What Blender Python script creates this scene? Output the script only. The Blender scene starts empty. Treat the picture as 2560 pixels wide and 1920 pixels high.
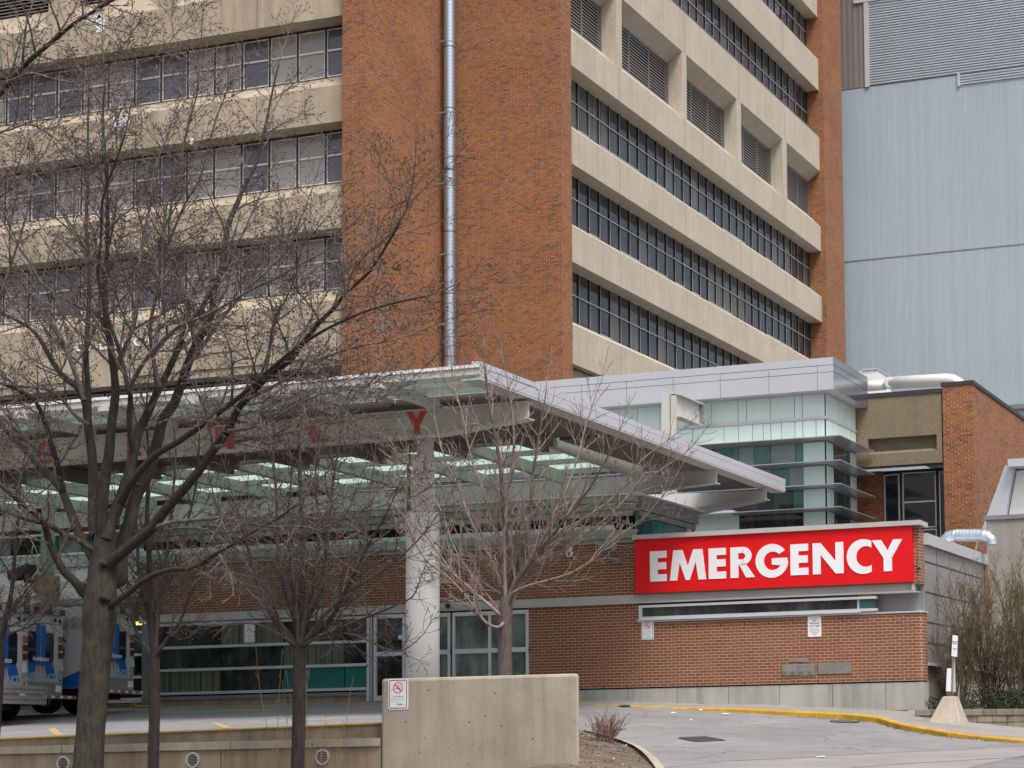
import bpy, bmesh, math, random
from mathutils import Vector, Matrix
rnd = random.Random(7)
R = math.radians
S = bpy.context.scene
C = S.collection
# ---------------------------------------------------------------- camera
F = 4649.99; PX = 2060.85; PY = 1501.81
XW = Vector((0.947, -0.037, -0.318)); YW = Vector((0.320, 0.063, 0.945))
A_ = Vector((-11800 - PX, 2050 - PY, F)); B_ = Vector((3633 - PX, 1810 - PY, F))
XW = -A_.normalized(); YW = (B_ - XW * B_.dot(XW)).normalized(); ZW = XW.cross(YW)
CAM = Vector((0, 0, 1.6))
cd = bpy.data.cameras.new('camera'); cam = bpy.data.objects.new('camera', cd); C.objects.link(cam)
S.camera = cam
cd.sensor_fit = 'HORIZONTAL'; cd.sensor_width = 36; cd.lens = F / 2560 * 36
cd.shift_x = 0.5 - PX / 2560; cd.shift_y = (PY - 960) / 2560
cd.clip_start = 0.1; cd.clip_end = 3000
# camera axes in world: columns = right, up, back ; world = R @ camvec(x right, y down, z fwd)
Rw = Matrix((XW, YW, ZW))
right = Rw @ Vector((1, 0, 0)); up = Rw @ Vector((0, -1, 0)); back = Rw @ Vector((0, 0, -1))
M = Matrix((right, up, back)).transposed().to_4x4(); M.translation = CAM
cam.matrix_world = M

def ray(px, py): return Rw @ Vector((px - PX, py - PY, F))
def ony(px, py, y): r = ray(px, py); return CAM + r * (y / r.y)
def onx(px, py, x): r = ray(px, py); return CAM + r * (x / r.x)
def onz(px, py, z): r = ray(px, py); return CAM + r * ((z - 1.6) / r.z)
K = 1.15732
def D(dx, dy, y): return ony(dx * K, dy * K, y)
# ---------------------------------------------------------------- world and sun
EL, AZ = 60, 118           # sun: elevation, direction it comes from (deg from +X towards +Y is negative below)
w = bpy.data.worlds.new("World"); S.world = w; w.use_nodes = True
nt = w.node_tree; bg = nt.nodes['Background']
sky = nt.nodes.new('ShaderNodeTexSky'); sky.sky_type = 'NISHITA'; sky.sun_disc = False
sky.sun_elevation = R(EL); sky.air_density = 1.0; sky.dust_density = 6.0; sky.ozone_density = 1.0
hs = nt.nodes.new('ShaderNodeHueSaturation'); hs.inputs['Saturation'].default_value = 0.45
nt.links.new(sky.outputs[0], hs.inputs['Color']); nt.links.new(hs.outputs[0], bg.inputs['Color'])
bg.inputs['Strength'].default_value = 0.115
sundir = Vector((0.62, -0.55, 0)).normalized() * math.cos(R(EL)) + Vector((0, 0, math.sin(R(EL))))
sky.sun_rotation = math.atan2(sundir.x, sundir.y)
sl = bpy.data.lights.new('sun', 'SUN'); sl.energy = 1.5; sl.angle = R(16); sl.color = (1.0, 0.97, 0.92)
so = bpy.data.objects.new('sun', sl); C.objects.link(so)
so.rotation_euler = sundir.to_track_quat('Z', 'Y').to_euler()
S.view_settings.view_transform = 'Standard'; S.view_settings.look = 'None'
S.view_settings.exposure = 0.68; S.view_settings.gamma = 1
S.render.engine = 'CYCLES'
# ---------------------------------------------------------------- mesh builder
class MB:
    def __init__(s): s.v = []; s.f = []; s.m = []; s.mi = 0
    def box(s, x0, x1, y0, y1, z0, z1):
        if x0 > x1: x0, x1 = x1, x0
        if y0 > y1: y0, y1 = y1, y0
        if z0 > z1: z0, z1 = z1, z0
        n = len(s.v)
        s.v += [(x0,y0,z0),(x1,y0,z0),(x1,y1,z0),(x0,y1,z0),(x0,y0,z1),(x1,y0,z1),(x1,y1,z1),(x0,y1,z1)]
        for q in ((0,3,2,1),(4,5,6,7),(0,1,5,4),(1,2,6,5),(2,3,7,6),(3,0,4,7)):
            s.f.append(tuple(n + i for i in q)); s.m.append(s.mi)
        return s
    def prism(s, pts, ax, a0, a1):
        """extrude the 2-D polygon pts along axis ax (0,1,2) from a0 to a1"""
        ar = sum(pts[i][0]*pts[(i+1)%len(pts)][1]-pts[(i+1)%len(pts)][0]*pts[i][1] for i in range(len(pts)))
        if ar < 0: pts = pts[::-1]
        if a0 > a1: a0, a1 = a1, a0
        def mk(p, a):
            if ax == 0: return (a, p[0], p[1])
            if ax == 1: return (p[0], a, p[1])
            return (p[0], p[1], a)
        n = len(s.v); k = len(pts)
        s.v += [mk(p, a0) for p in pts] + [mk(p, a1) for p in pts]
        lo = tuple(n + i for i in range(k)); hi = tuple(n + k + i for i in range(k))
        flip = (ax == 1)
        s.f.append(lo if flip else lo[::-1]); s.f.append(hi[::-1] if flip else hi); s.m += [s.mi, s.mi]
        for i in range(k):
            j = (i + 1) % k
            q = (n+i, n+j, n+k+j, n+k+i)
            s.f.append(q[::-1] if flip else q); s.m.append(s.mi)
        return s
    def poly(s, pts):
        n = len(s.v); s.v += [tuple(p) for p in pts]; s.f.append(tuple(range(n, n + len(pts)))); s.m.append(s.mi); return s
    def tube(s, pts, rad, k=6, cap=True):
        n0 = len(s.v); N = len(pts)
        pts = [Vector(p) for p in pts]
        if not hasattr(rad, '__len__'): rad = [rad] * N
        t = (pts[1] - pts[0]).normalized()
        a = t.orthogonal().normalized()
        for i in range(N):
            if i == 0: t = pts[1] - pts[0]
            elif i == N - 1: t = pts[-1] - pts[-2]
            else: t = pts[i + 1] - pts[i - 1]
            if t.length < 1e-9: t = Vector((0, 0, 1))
            t.normalize()
            a = a - t * a.dot(t)
            if a.length < 1e-6: a = t.orthogonal()
            a.normalize(); b = t.cross(a)
            for j in range(k):
                th = 2 * math.pi * j / k
                s.v.append(tuple(pts[i] + (a * math.cos(th) + b * math.sin(th)) * rad[i]))
        for i in range(N - 1):
            for j in range(k):
                j2 = (j + 1) % k
                s.f.append((n0+i*k+j, n0+i*k+j2, n0+(i+1)*k+j2, n0+(i+1)*k+j)); s.m.append(s.mi)
        if cap:
            s.f.append(tuple(n0 + j for j in range(k))[::-1]); s.m.append(s.mi)
            s.f.append(tuple(n0 + (N-1)*k + j for j in range(k))); s.m.append(s.mi)
        return s
    def cyl(s, c, r, h, ax=2, k=24, r2=None):
        d = Vector((0, 0, 0)); d[ax] = h
        return s.tube([Vector(c), Vector(c) + d], [r, r if r2 is None else r2], k)
    def build(s, name, mat, parent=None, local=False, smooth=False, bevel=0):
        off = Vector((0, 0, 0))
        if parent is not None and not local:
            off = Vector(parent.get('_o', (0, 0, 0)))
        me = bpy.data.meshes.new(name)
        me.from_pydata([(v[0]-off.x, v[1]-off.y, v[2]-off.z) for v in s.v] if off.length else s.v, [], s.f)
        mats = mat if isinstance(mat, (list, tuple)) else [mat]
        for m_ in mats: me.materials.append(m_)
        if len(mats) > 1: me.polygons.foreach_set('material_index', s.m)
        if smooth: me.polygons.foreach_set('use_smooth', [True] * len(me.polygons))
        me.update()
        o = bpy.data.objects.new(name, me); C.objects.link(o)
        if parent is not None:
            o.parent = parent; o['_o'] = tuple(off)
        else: o['_o'] = (0, 0, 0)
        if bevel:
            b = o.modifiers.new('bevel', 'BEVEL'); b.width = bevel; b.segments = 2; b.limit_method = 'ANGLE'
        return o
def empty(name, loc, label, cat, group=None, rz=0):
    o = bpy.data.objects.new(name, None); C.objects.link(o)
    o.location = loc; o.rotation_euler = (0, 0, rz); o['_o'] = tuple(loc)
    o['label'] = label; o['category'] = cat; o.empty_display_size = 0.2
    if group: o['group'] = group
    return o
def tag(o, label, cat, group=None, kind=None):
    if label: o['label'] = label
    if cat: o['category'] = cat
    if group: o['group'] = group
    if kind: o['kind'] = kind
    return o
def struct(o): o['kind'] = 'structure'; return o
def text(name, body, size, mat, parent, loc, rot, ext=0.003, align='CENTER', sx=1.0, bold=0.0):
    cu = bpy.data.curves.new(name, 'FONT'); cu.body = body; cu.size = size; cu.extrude = ext
    cu.align_x = align; cu.align_y = 'CENTER'; cu.resolution_u = 3; cu.offset = bold
    to = bpy.data.objects.new(name, cu); C.objects.link(to)
    dg = bpy.context.evaluated_depsgraph_get()
    me = bpy.data.meshes.new_from_object(to.evaluated_get(dg))
    bpy.data.objects.remove(to); bpy.data.curves.remove(cu)
    me.transform(Matrix.Diagonal((sx, 1, 1, 1)))
    me.materials.clear(); me.materials.append(mat)
    o = bpy.data.objects.new(name, me); C.objects.link(o)
    off = Vector(parent.get('_o', (0, 0, 0))) if parent is not None else Vector((0,0,0))
    o.location = Vector(loc) - off; o.rotation_euler = rot
    if parent is not None: o.parent = parent
    return o
FRONT = (R(90), 0, 0)      # lettering that faces -Y
# ---------------------------------------------------------------- materials
def newmat(name):
    m = bpy.data.materials.new(name); m.use_nodes = True
    return m, m.node_tree, m.node_tree.nodes['Principled BSDF']
def N(t, k, **kw):
    n = t.nodes.new(k)
    for a, b in kw.items():
        if a.startswith('i_'): n.inputs[a[2:].replace('_', ' ')].default_value = b
        else: setattr(n, a, b)
    return n
def math_(t, op, a, b=None, c=None):
    n = t.nodes.new('ShaderNodeMath'); n.operation = op
    for i, x in enumerate((a, b, c)):
        if x is None: continue
        if hasattr(x, 'default_value') or hasattr(x, 'links'): t.links.new(x, n.inputs[i])
        else: n.inputs[i].default_value = x
    return n.outputs[0]
def mixc(t, f, a, b, bt='MIX'):
    n = t.nodes.new('ShaderNodeMix'); n.data_type = 'RGBA'; n.blend_type = bt
    if hasattr(f, 'links'): t.links.new(f, n.inputs[0])
    else: n.inputs[0].default_value = f
    for i, x in ((6, a), (7, b)):
        if hasattr(x, 'links'): t.links.new(x, n.inputs[i])
        else: n.inputs[i].default_value = (*x, 1) if len(x) == 3 else x
    return n.outputs[2]
def pos(t):
    return N(t, 'ShaderNodeNewGeometry').outputs['Position']
def scaled(t, vec, sc):
    m = N(t, 'ShaderNodeVectorMath', operation='MULTIPLY'); t.links.new(vec, m.inputs[0]); m.inputs[1].default_value = sc
    return m.outputs[0]
def noise(t, vec, scale, detail=4, rough=0.6):
    n = N(t, 'ShaderNodeTexNoise'); n.inputs['Scale'].default_value = scale; n.inputs['Detail'].default_value = detail
    n.inputs['Roughness'].default_value = rough; t.links.new(vec, n.inputs['Vector']); return n.outputs['Fac']
def ramp(t, f, stops):
    n = N(t, 'ShaderNodeValToRGB'); e = n.color_ramp.elements
    while len(e) < len(stops): e.new(0.5)
    for i, (p_, c_) in enumerate(stops): e[i].position = p_; e[i].color = (*c_, 1) if len(c_) == 3 else c_
    t.links.new(f, n.inputs[0]); return n.outputs[0]
def rng(t, f, a, b, c, d):
    n = N(t, 'ShaderNodeMapRange'); t.links.new(f, n.inputs[0])
    for i, x in enumerate((a, b, c, d)): n.inputs[i + 1].default_value = x
    return n.outputs[0]
def bump(t, h, st=0.3, dist=0.01):
    n = N(t, 'ShaderNodeBump'); n.inputs['Strength'].default_value = st; n.inputs['Distance'].default_value = dist
    t.links.new(h, n.inputs['Height']); return n.outputs[0]
def plain(name, col, rough=0.6, metal=0.0, var=0.12, scale=3.0, spec=0.5, streak=0.0, bumpy=0.0, obj=False):
    m, t, p = newmat(name)
    v = N(t, 'ShaderNodeTexCoord').outputs['Object'] if obj else pos(t)
    f = noise(t, v, scale, 5)
    k = rng(t, f, 0.3, 0.7, 1 - var, 1 + var)
    if streak:
        f2 = noise(t, scaled(t, v, (2.2, 2.2, 0.18)), 2.0, 4)
        k = math_(t, 'MULTIPLY', k, rng(t, f2, 0.35, 0.75, 1 + streak * 0.4, 1 - streak))
    c = mixc(t, 1.0, col, (1, 1, 1), 'MULTIPLY')
    cc = N(t, 'ShaderNodeVectorMath', operation='SCALE'); cc.inputs[0].default_value = col; t.links.new(k, cc.inputs['Scale'])
    t.links.new(cc.outputs[0], p.inputs['Base Color'])
    p.inputs['Roughness'].default_value = rough; p.inputs['Metallic'].default_value = metal
    p.inputs['Specular IOR Level'].default_value = spec
    if bumpy: t.links.new(bump(t, noise(t, v, 45, 3), bumpy, 0.01), p.inputs['Normal'])
    return m
def brick(name, cols, head, bed, h=0.0667, wd=0.213, hw=0.05, bh=0.15, rough=0.85, bumpst=0.35, stain=0.1, joint_lo=0.8):
    m, t, p = newmat(name)
    g = N(t, 'ShaderNodeNewGeometry'); s1 = N(t, 'ShaderNodeSeparateXYZ'); t.links.new(g.outputs['Position'], s1.inputs[0])
    s2 = N(t, 'ShaderNodeSeparateXYZ'); t.links.new(g.outputs['True Normal'], s2.inputs[0])
    isx = math_(t, 'GREATER_THAN', math_(t, 'ABSOLUTE', s2.outputs[0]), 0.5)
    u = math_(t, 'ADD', math_(t, 'MULTIPLY', s1.outputs[0], math_(t, 'SUBTRACT', 1.0, isx)), math_(t, 'MULTIPLY', s1.outputs[1], isx))
    vr = math_(t, 'DIVIDE', s1.outputs[2], h); row = math_(t, 'FLOOR', vr); fv = math_(t, 'FRACT', vr)
    ur = math_(t, 'ADD', math_(t, 'DIVIDE', math_(t, 'ADD', u, 500.0), wd), math_(t, 'MULTIPLY', math_(t, 'FLOORED_MODULO', row, 2.0), 0.5))
    col = math_(t, 'FLOOR', ur); fu = math_(t, 'FRACT', ur)
    cb = N(t, 'ShaderNodeCombineXYZ'); t.links.new(col, cb.inputs[0]); t.links.new(row, cb.inputs[1])
    wn = N(t, 'ShaderNodeTexWhiteNoise', noise_dimensions='2D'); t.links.new(cb.outputs[0], wn.inputs['Vector'])
    c = ramp(t, wn.outputs['Value'], cols)
    big = noise(t, g.outputs['Position'], 0.35, 4)
    c = mixc(t, rng(t, big, 0.35, 0.7, 0, stain), c, (0.1, 0.05, 0.03))
    bt_ = noise(t, scaled(t, g.outputs['Position'], (0.5, 0.5, 1.2)), 0.9, 5, 0.7); c = mixc(t, rng(t, bt_, 0.45, 0.62, 0, stain * 0.8), c, (0.42, 0.20, 0.09))
    dr_ = noise(t, scaled(t, g.outputs['Position'], (1.6, 1.6, 0.05)), 1.0, 4, 0.6); c = mixc(t, rng(t, dr_, 0.55, 0.72, 0, stain * 0.9), c, (0.11, 0.06, 0.04))
    fine = noise(t, g.outputs['Position'], 30, 3)
    c = mixc(t, rng(t, fine, 0.3, 0.7, 0.0, 0.15), c, (0.1, 0.04, 0.02))
    hm = math_(t, 'LESS_THAN', fu, hw); bm = math_(t, 'LESS_THAN', fv, bh)
    hnoise = rng(t, noise(t, g.outputs['Position'], 5.0, 2), 0.35, 0.6, 0.55, 1.0)
    wsep = N(t, 'ShaderNodeSeparateColor'); t.links.new(wn.outputs['Color'], wsep.inputs[0])
    hnoise = math_(t, 'MULTIPLY', hnoise, rng(t, wsep.outputs[1], 0.0, 1.0, joint_lo, 1.0))
    c = mixc(t, math_(t, 'MULTIPLY', hm, hnoise), c, head); c = mixc(t, bm, c, bed)
    t.links.new(c, p.inputs['Base Color']); p.inputs['Roughness'].default_value = rough
    hgt = math_(t, 'SUBTRACT', 1.0, math_(t, 'MAXIMUM', hm, bm))
    t.links.new(bump(t, hgt, bumpst, 0.006), p.inputs['Normal'])
    return m
def concrete(name, col, dark=0.25, speck=0.2, scale=1.0, rough=0.9, streak=0.25, warm=(0.5, 0.38, 0.22)):
    m, t, p = newmat(name)
    v = pos(t)
    a = noise(t, v, 0.7 * scale, 6, 0.65); b = noise(t, v, 26 * scale, 3, 0.8); s_ = noise(t, scaled(t, v, (2.5, 2.5, 0.22)), 1.3 * scale, 5)
    k = math_(t, 'MULTIPLY', rng(t, a, 0.3, 0.7, 1 - dark, 1 + dark * 0.5), rng(t, b, 0.3, 0.7, 1 - speck, 1 + speck))
    k = math_(t, 'MULTIPLY', k, rng(t, s_, 0.42, 0.75, 1.0 + streak*0.2, 1 - streak))
    cc = N(t, 'ShaderNodeVectorMath', operation='SCALE'); cc.inputs[0].default_value = col; t.links.new(k, cc.inputs['Scale'])
    wf = rng(t, noise(t, v, 1.7 * scale, 5), 0.5, 0.8, 0, 0.35)
    c = mixc(t, wf, cc.outputs[0], warm)
    t.links.new(c, p.inputs['Base Color']); p.inputs['Roughness'].default_value = rough
    t.links.new(bump(t, b, 0.35, 0.01), p.inputs['Normal'])
    return m
def glass(name, col, rough=0.06, spec=0.6, var=0.25, scale=0.5):
    m = plain(name, col, rough, 0, var, scale, spec); return m
M_conc = concrete('exposed_aggregate_concrete', (0.475, 0.41, 0.335), 0.12, 0.26, streak=0.13, warm=(0.45, 0.38, 0.30))
M_concL = concrete('weathered_aggregate_concrete', (0.42, 0.35, 0.265), 0.18, 0.18, streak=0.25, warm=(0.42, 0.31, 0.19))
M_conc_brown = concrete('brown_aggregate_concrete', (0.20, 0.16, 0.105), 0.12, 0.45, scale=1.0, streak=0.12, warm=(0.2,0.14,0.08))
M_wall = concrete('cast_concrete', (0.40, 0.35, 0.29), 0.22, 0.07, scale=1.6, streak=0.22, warm=(0.40, 0.29, 0.19))
M_wall2 = concrete('cast_concrete_stained', (0.36, 0.285, 0.20), 0.25, 0.08, scale=1.6, streak=0.35, warm=(0.35, 0.2, 0.1))
M_plinth = concrete('concrete_plinth_panel', (0.40, 0.40, 0.365), 0.14, 0.04, scale=1.0, streak=0.3, warm=(0.38, 0.34, 0.27))
M_stucco = concrete('grey_stucco', (0.33, 0.30, 0.27), 0.12, 0.04, streak=0.12, warm=(0.36,0.31,0.26))
M_brickT = brick('tower_orange_brick', [(0.0, (0.32, 0.125, 0.046)), (0.35, (0.28, 0.10, 0.038)), (0.6, (0.36, 0.148, 0.056)), (0.78, (0.235, 0.078, 0.032)), (0.86, (0.115, 0.06, 0.04)), (0.93, (0.16, 0.095, 0.062))],
                 (0.60, 0.47, 0.36), (0.19, 0.08, 0.035), h=0.0667, wd=0.205, hw=0.08, bh=0.2, stain=0.3, joint_lo=0.0)
M_brickE = brick('entrance_red_brick', [(0.0, (0.205, 0.072, 0.034)), (0.5, (0.25, 0.088, 0.038)), (0.8, (0.18, 0.062, 0.03)), (1.0, (0.23, 0.09, 0.045))],
                 (0.50, 0.39, 0.30), (0.50, 0.39, 0.30), h=0.0748, wd=0.212, hw=0.055, bh=0.15, stain=0.12)
M_glassL = glass('blue_grey_glass', (0.115, 0.12, 0.145), 0.07, 0.8)
M_glassD = glass('dark_glass', (0.012, 0.015, 0.02), 0.04, 0.6)
M_glassR = glass('smoked_glass', (0.035, 0.037, 0.046), 0.06, 0.7, 0.6, 0.8)
M_blind = plain('window_with_blind', (0.36, 0.345, 0.33), 0.12, 0, 0.1, 0.7, 0.6)
M_curtain = None
def banded_glass(name, col):
    m, t, p = newmat(name); v = pos(t)
    wv = noise(t, scaled(t, v, (9, 9, 0.15)), 1.6, 3)
    c = ramp(t, wv, [(0.35, tuple(x * 0.25 for x in col)), (0.55, col), (0.8, tuple(x * 0.7 for x in col))])
    t.links.new(c, p.inputs['Base Color']); p.inputs['Roughness'].default_value = 0.1; p.inputs['Specular IOR Level'].default_value = 0.6
    return m
M_curt = banded_glass('window_with_curtain', (0.42, 0.39, 0.35))
M_curtR = banded_glass('window_with_grey_curtain', (0.13, 0.13, 0.125))
M_glassO = glass('brown_reflecting_glass', (0.07, 0.035, 0.02), 0.06, 0.5)
M_teal = plain('teal_spandrel_glass', (0.025, 0.16, 0.14), 0.12, 0, 0.1, 0.8, 0.6)
M_tealg = plain('green_tinted_glass', (0.05, 0.17, 0.135), 0.07, 0, 0.35, 1.2, 0.6)
M_tealb = plain('blue_green_glass', (0.03, 0.085, 0.095), 0.07, 0, 0.3, 1.2, 0.6)
M_greyg = plain('grey_green_glass', (0.20, 0.24, 0.24), 0.1, 0, 0.2, 1.2, 0.5)
M_pale = plain('pale_green_glass_panel', (0.60, 0.74, 0.71), 0.16, 0, 0.06, 0.6, 0.5, streak=0.06)
M_store = plain('storefront_glass', (0.03, 0.038, 0.034), 0.05, 0, 0.9, 1.6, 0.7, streak=0.6)  # patches and streaks in the colour stand in for reflections and lit interior
M_store2 = banded_glass('storefront_glass_interior_bands', (0.16, 0.17, 0.135))  # pale vertical bands painted in for the lit interior, no curtain here
M_doorg = plain('door_glass_painted_reflection', (0.13, 0.165, 0.145), 0.08, 0, 0.7, 1.6, 0.7, streak=0.6)  # pale streaky colour stands in for the trees mirrored in the doors
M_alu = plain('silver_aluminium', (0.58, 0.59, 0.63), 0.38, 0.35, 0.05, 0.5, 0.5)
M_polish = plain('polished_grey_panel', (0.36, 0.37, 0.40), 0.18, 0.9, 0.12, 0.8, 0.5)
M_aluside = plain('satin_aluminium', (0.50, 0.51, 0.54), 0.28, 0.6, 0.06, 0.5, 0.5)
M_frame = plain('frame_aluminium', (0.62, 0.63, 0.66), 0.4, 0.3, 0.06, 2, 0.5)
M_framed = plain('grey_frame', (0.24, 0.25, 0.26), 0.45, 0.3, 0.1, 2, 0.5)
M_white = plain('white_trim', (0.78, 0.78, 0.77), 0.5, 0, 0.04, 3)
M_bluelouv = plain('pale_blue_louvre', (0.44, 0.51, 0.57), 0.45, 0.1, 0.05, 1)
M_louv = plain('grey_louvre_blade', (0.25, 0.235, 0.22), 0.5, 0.1, 0.08, 2, streak=0.1)
M_black = plain('black_mullion', (0.02, 0.02, 0.022), 0.5, 0, 0.1, 3)
M_dark = plain('dark_void', (0.012, 0.012, 0.013), 0.9, 0, 0.1, 3, 0.1)
M_col = plain('off_white_column', (0.60, 0.595, 0.575), 0.5, 0, 0.03, 1.0, streak=0.10)
M_steel = plain('painted_steel', (0.46, 0.45, 0.435), 0.55, 0, 0.06, 1.5, streak=0.06)
M_green = plain('pale_green_painted_steel', (0.31, 0.34, 0.29), 0.55, 0, 0.06, 1.5, streak=0.06)
M_beam = plain('cream_painted_steel', (0.52, 0.51, 0.475), 0.55, 0, 0.06, 1.5, streak=0.1)
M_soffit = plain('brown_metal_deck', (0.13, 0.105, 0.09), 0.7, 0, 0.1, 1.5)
M_roof = plain('grey_roofing', (0.25, 0.25, 0.25), 0.9)
M_galv = plain('galvanised_duct', (0.60, 0.66, 0.74), 0.28, 0.75, 0.14, 4, 0.5)
def ductmat():
    m, t, p = newmat('spiral_duct_metal'); v = pos(t); sp = N(t, 'ShaderNodeSeparateXYZ'); t.links.new(v, sp.inputs[0])
    fr = math_(t, 'FRACT', math_(t, 'DIVIDE', sp.outputs[2], 0.14)); seam = math_(t, 'LESS_THAN', fr, 0.13)
    j = math_(t, 'LESS_THAN', math_(t, 'FRACT', math_(t, 'DIVIDE', math_(t, 'ADD', sp.outputs[2], -11.0), 2.34)), 0.02)
    c = mixc(t, math_(t, 'MULTIPLY', seam, 0.55), (0.43, 0.49, 0.58), (0.18, 0.21, 0.26)); c = mixc(t, j, c, (0.12, 0.13, 0.15))
    t.links.new(c, p.inputs['Base Color']); p.inputs['Metallic'].default_value = 0.85; p.inputs['Roughness'].default_value = 0.42
    return m
M_ductm = ductmat()
M_pipe = plain('white_pipe_jacket', (0.70, 0.68, 0.66), 0.42, 0.1, 0.06, 2)
M_red = plain('sign_red', (0.72, 0.008, 0.012), 0.42, 0, 0.05, 0.8, 0.3)
M_redlet = plain('weathered_red_letter', (0.60, 0.06, 0.04), 0.55, 0, 0.15, 4)
M_signw = plain('sign_white', (0.84, 0.84, 0.87), 0.45, 0, 0.02, 2)
M_ink = plain('black_ink', (0.03, 0.03, 0.035), 0.6)
M_bluink = plain('blue_ink', (0.03, 0.13, 0.45), 0.6)
M_tealink = plain('teal_ink', (0.10, 0.32, 0.42), 0.6)
M_redink = plain('red_ink', (0.65, 0.03, 0.05), 0.6)
M_yel = concrete('yellow_kerb_paint', (0.60, 0.34, 0.025), 0.3, 0.3, scale=3.5, streak=0.2, warm=(0.30, 0.22, 0.10))
M_rust = plain('rusty_pipe', (0.16, 0.07, 0.035), 0.8, 0, 0.3, 8)
M_grate = plain('cast_iron', (0.05, 0.042, 0.045), 0.75, 0.2, 0.2, 10)
M_stain = plain('stainless_plate', (0.42, 0.41, 0.39), 0.3, 0.7, 0.12, 6)
M_coping = plain('black_coping', (0.035, 0.036, 0.042), 0.5)
M_grey = plain('grey_metal_panel', (0.30, 0.30, 0.31), 0.4, 0.3, 0.06, 0.7, streak=0.05)
M_asph = None
def asphalt(name, col, col2, sc=1.0, crack=0.0):
    m, t, p = newmat(name); v = pos(t)
    a = noise(t, v, 0.5 * sc, 6, 0.6); b = noise(t, v, 70, 2, 0.9); c3 = noise(t, scaled(t, v, (0.25, 2.2, 1)), 1.1, 5)
    k = math_(t, 'MULTIPLY', rng(t, b, 0.25, 0.75, 0.78, 1.22), rng(t, c3, 0.3, 0.7, 0.9, 1.08))
    c = mixc(t, rng(t, a, 0.35, 0.65, 0, 1), col, col2)
    cc = N(t, 'ShaderNodeVectorMath', operation='SCALE'); t.links.new(c, cc.inputs[0]); t.links.new(k, cc.inputs['Scale'])
    out = cc.outputs[0]
    st = rng(t, noise(t, scaled(t, v, (0.6, 1.6, 1)), 2.2, 6, 0.7), 0.56, 0.72, 0, 0.4)
    out = mixc(t, st, out, tuple(x * 0.45 for x in col))
    sp_ = rng(t, noise(t, v, 7, 3), 0.68, 0.74, 0, 0.5); out = mixc(t, sp_, out, tuple(x * 0.4 for x in col))
    if crack:
        vo = N(t, 'ShaderNodeTexVoronoi', feature='DISTANCE_TO_EDGE'); vo.inputs['Scale'].default_value = 0.35
        dv = N(t, 'ShaderNodeVectorMath', operation='ADD'); t.links.new(v, dv.inputs[0])
        nn = N(t, 'ShaderNodeTexNoise'); nn.inputs['Scale'].default_value = 1.6; nn.inputs['Detail'].default_value = 5; t.links.new(v, nn.inputs['Vector'])
        sc_ = N(t, 'ShaderNodeVectorMath', operation='SCALE'); t.links.new(nn.outputs['Color'], sc_.inputs[0]); sc_.inputs['Scale'].default_value = 1.2
        t.links.new(sc_.outputs[0], dv.inputs[1]); t.links.new(dv.outputs[0], vo.inputs['Vector'])
        cm = math_(t, 'LESS_THAN', vo.outputs['Distance'], 0.006)
        cm = math_(t, 'MULTIPLY', cm, crack)
        out = mixc(t, cm, out, (0.07, 0.065, 0.06))
    t.links.new(out, p.inputs['Base Color']); p.inputs['Roughness'].default_value = 0.9
    t.links.new(bump(t, b, 0.4, 0.006), p.inputs['Normal'])
    return m
M_crack = plain('open_joint_dirt', (0.05, 0.045, 0.04), 0.95, 0, 0.5, 5)
M_riserj = plain('dark_joint', (0.16, 0.14, 0.12), 0.9, 0, 0.4, 6)
M_asph = asphalt('pale_asphalt', (0.185, 0.183, 0.186), (0.255, 0.25, 0.25), 1.0, 0.6)
M_pave = asphalt('concrete_pavement', (0.235, 0.22, 0.21), (0.29, 0.272, 0.26), 1.4, 0.0)
M_soil = asphalt('garden_soil', (0.09, 0.065, 0.045), (0.17, 0.13, 0.10), 3.0)
def bark(name, c1, c2, moss=0.0, sc=1.0):
    m, t, p = newmat(name); v = pos(t)
    f = noise(t, scaled(t, v, (1, 1, 0.22)), 22 * sc, 5, 0.7)
    c = ramp(t, f, [(0.3, c1), (0.62, c2)])
    pf = rng(t, noise(t, scaled(t, v, (1, 1, 0.5)), 9, 4), 0.56, 0.64, 0, 0.22)
    c = mixc(t, pf, c, tuple(x * 1.5 for x in c2))
    if moss:
        mf = rng(t, noise(t, v, 3.5, 5), 0.5, 0.68, 0, moss)
        sp = N(t, 'ShaderNodeSeparateXYZ'); t.links.new(v, sp.inputs[0])
        c = mixc(t, math_(t, 'MULTIPLY', mf, rng(t, sp.outputs[2], 3.0, 7.5, 1, 0)), c, (0.115, 0.12, 0.022))
    t.links.new(c, p.inputs['Base Color']); p.inputs['Roughness'].default_value = 0.9
    t.links.new(bump(t, f, 0.8, 0.02), p.inputs['Normal'])
    return m
M_bark = bark('furrowed_grey_bark', (0.010, 0.0085, 0.007), (0.05, 0.042, 0.035), 0.3)
M_twig = bark('grey_brown_twig_bark', (0.032, 0.027, 0.024), (0.21, 0.182, 0.17), 0.0)
M_twigd = bark('dark_brown_twigs', (0.025, 0.02, 0.018), (0.115, 0.094, 0.087))
M_bark2 = bark('dark_smooth_bark', (0.016, 0.012, 0.011), (0.058, 0.045, 0.04), 0.0)
M_bark4 = bark('pinkish_grey_bark', (0.05, 0.037, 0.032), (0.13, 0.10, 0.086), 0.0)
M_twig4 = bark('pale_twig_bark', (0.12, 0.088, 0.075), (0.30, 0.235, 0.21), 0.0)
M_bud = plain('reddish_brown_bud', (0.10, 0.05, 0.036), 0.7, 0, 0.3, 20)
M_bud4 = plain('tan_bud', (0.27, 0.17, 0.12), 0.7, 0, 0.3, 20)
M_shrub = bark('olive_brown_stems', (0.045, 0.033, 0.022), (0.18, 0.135, 0.085), 0.0)
M_budy = plain('yellow_green_bud', (0.26, 0.24, 0.07), 0.7, 0, 0.3, 20)
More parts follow.
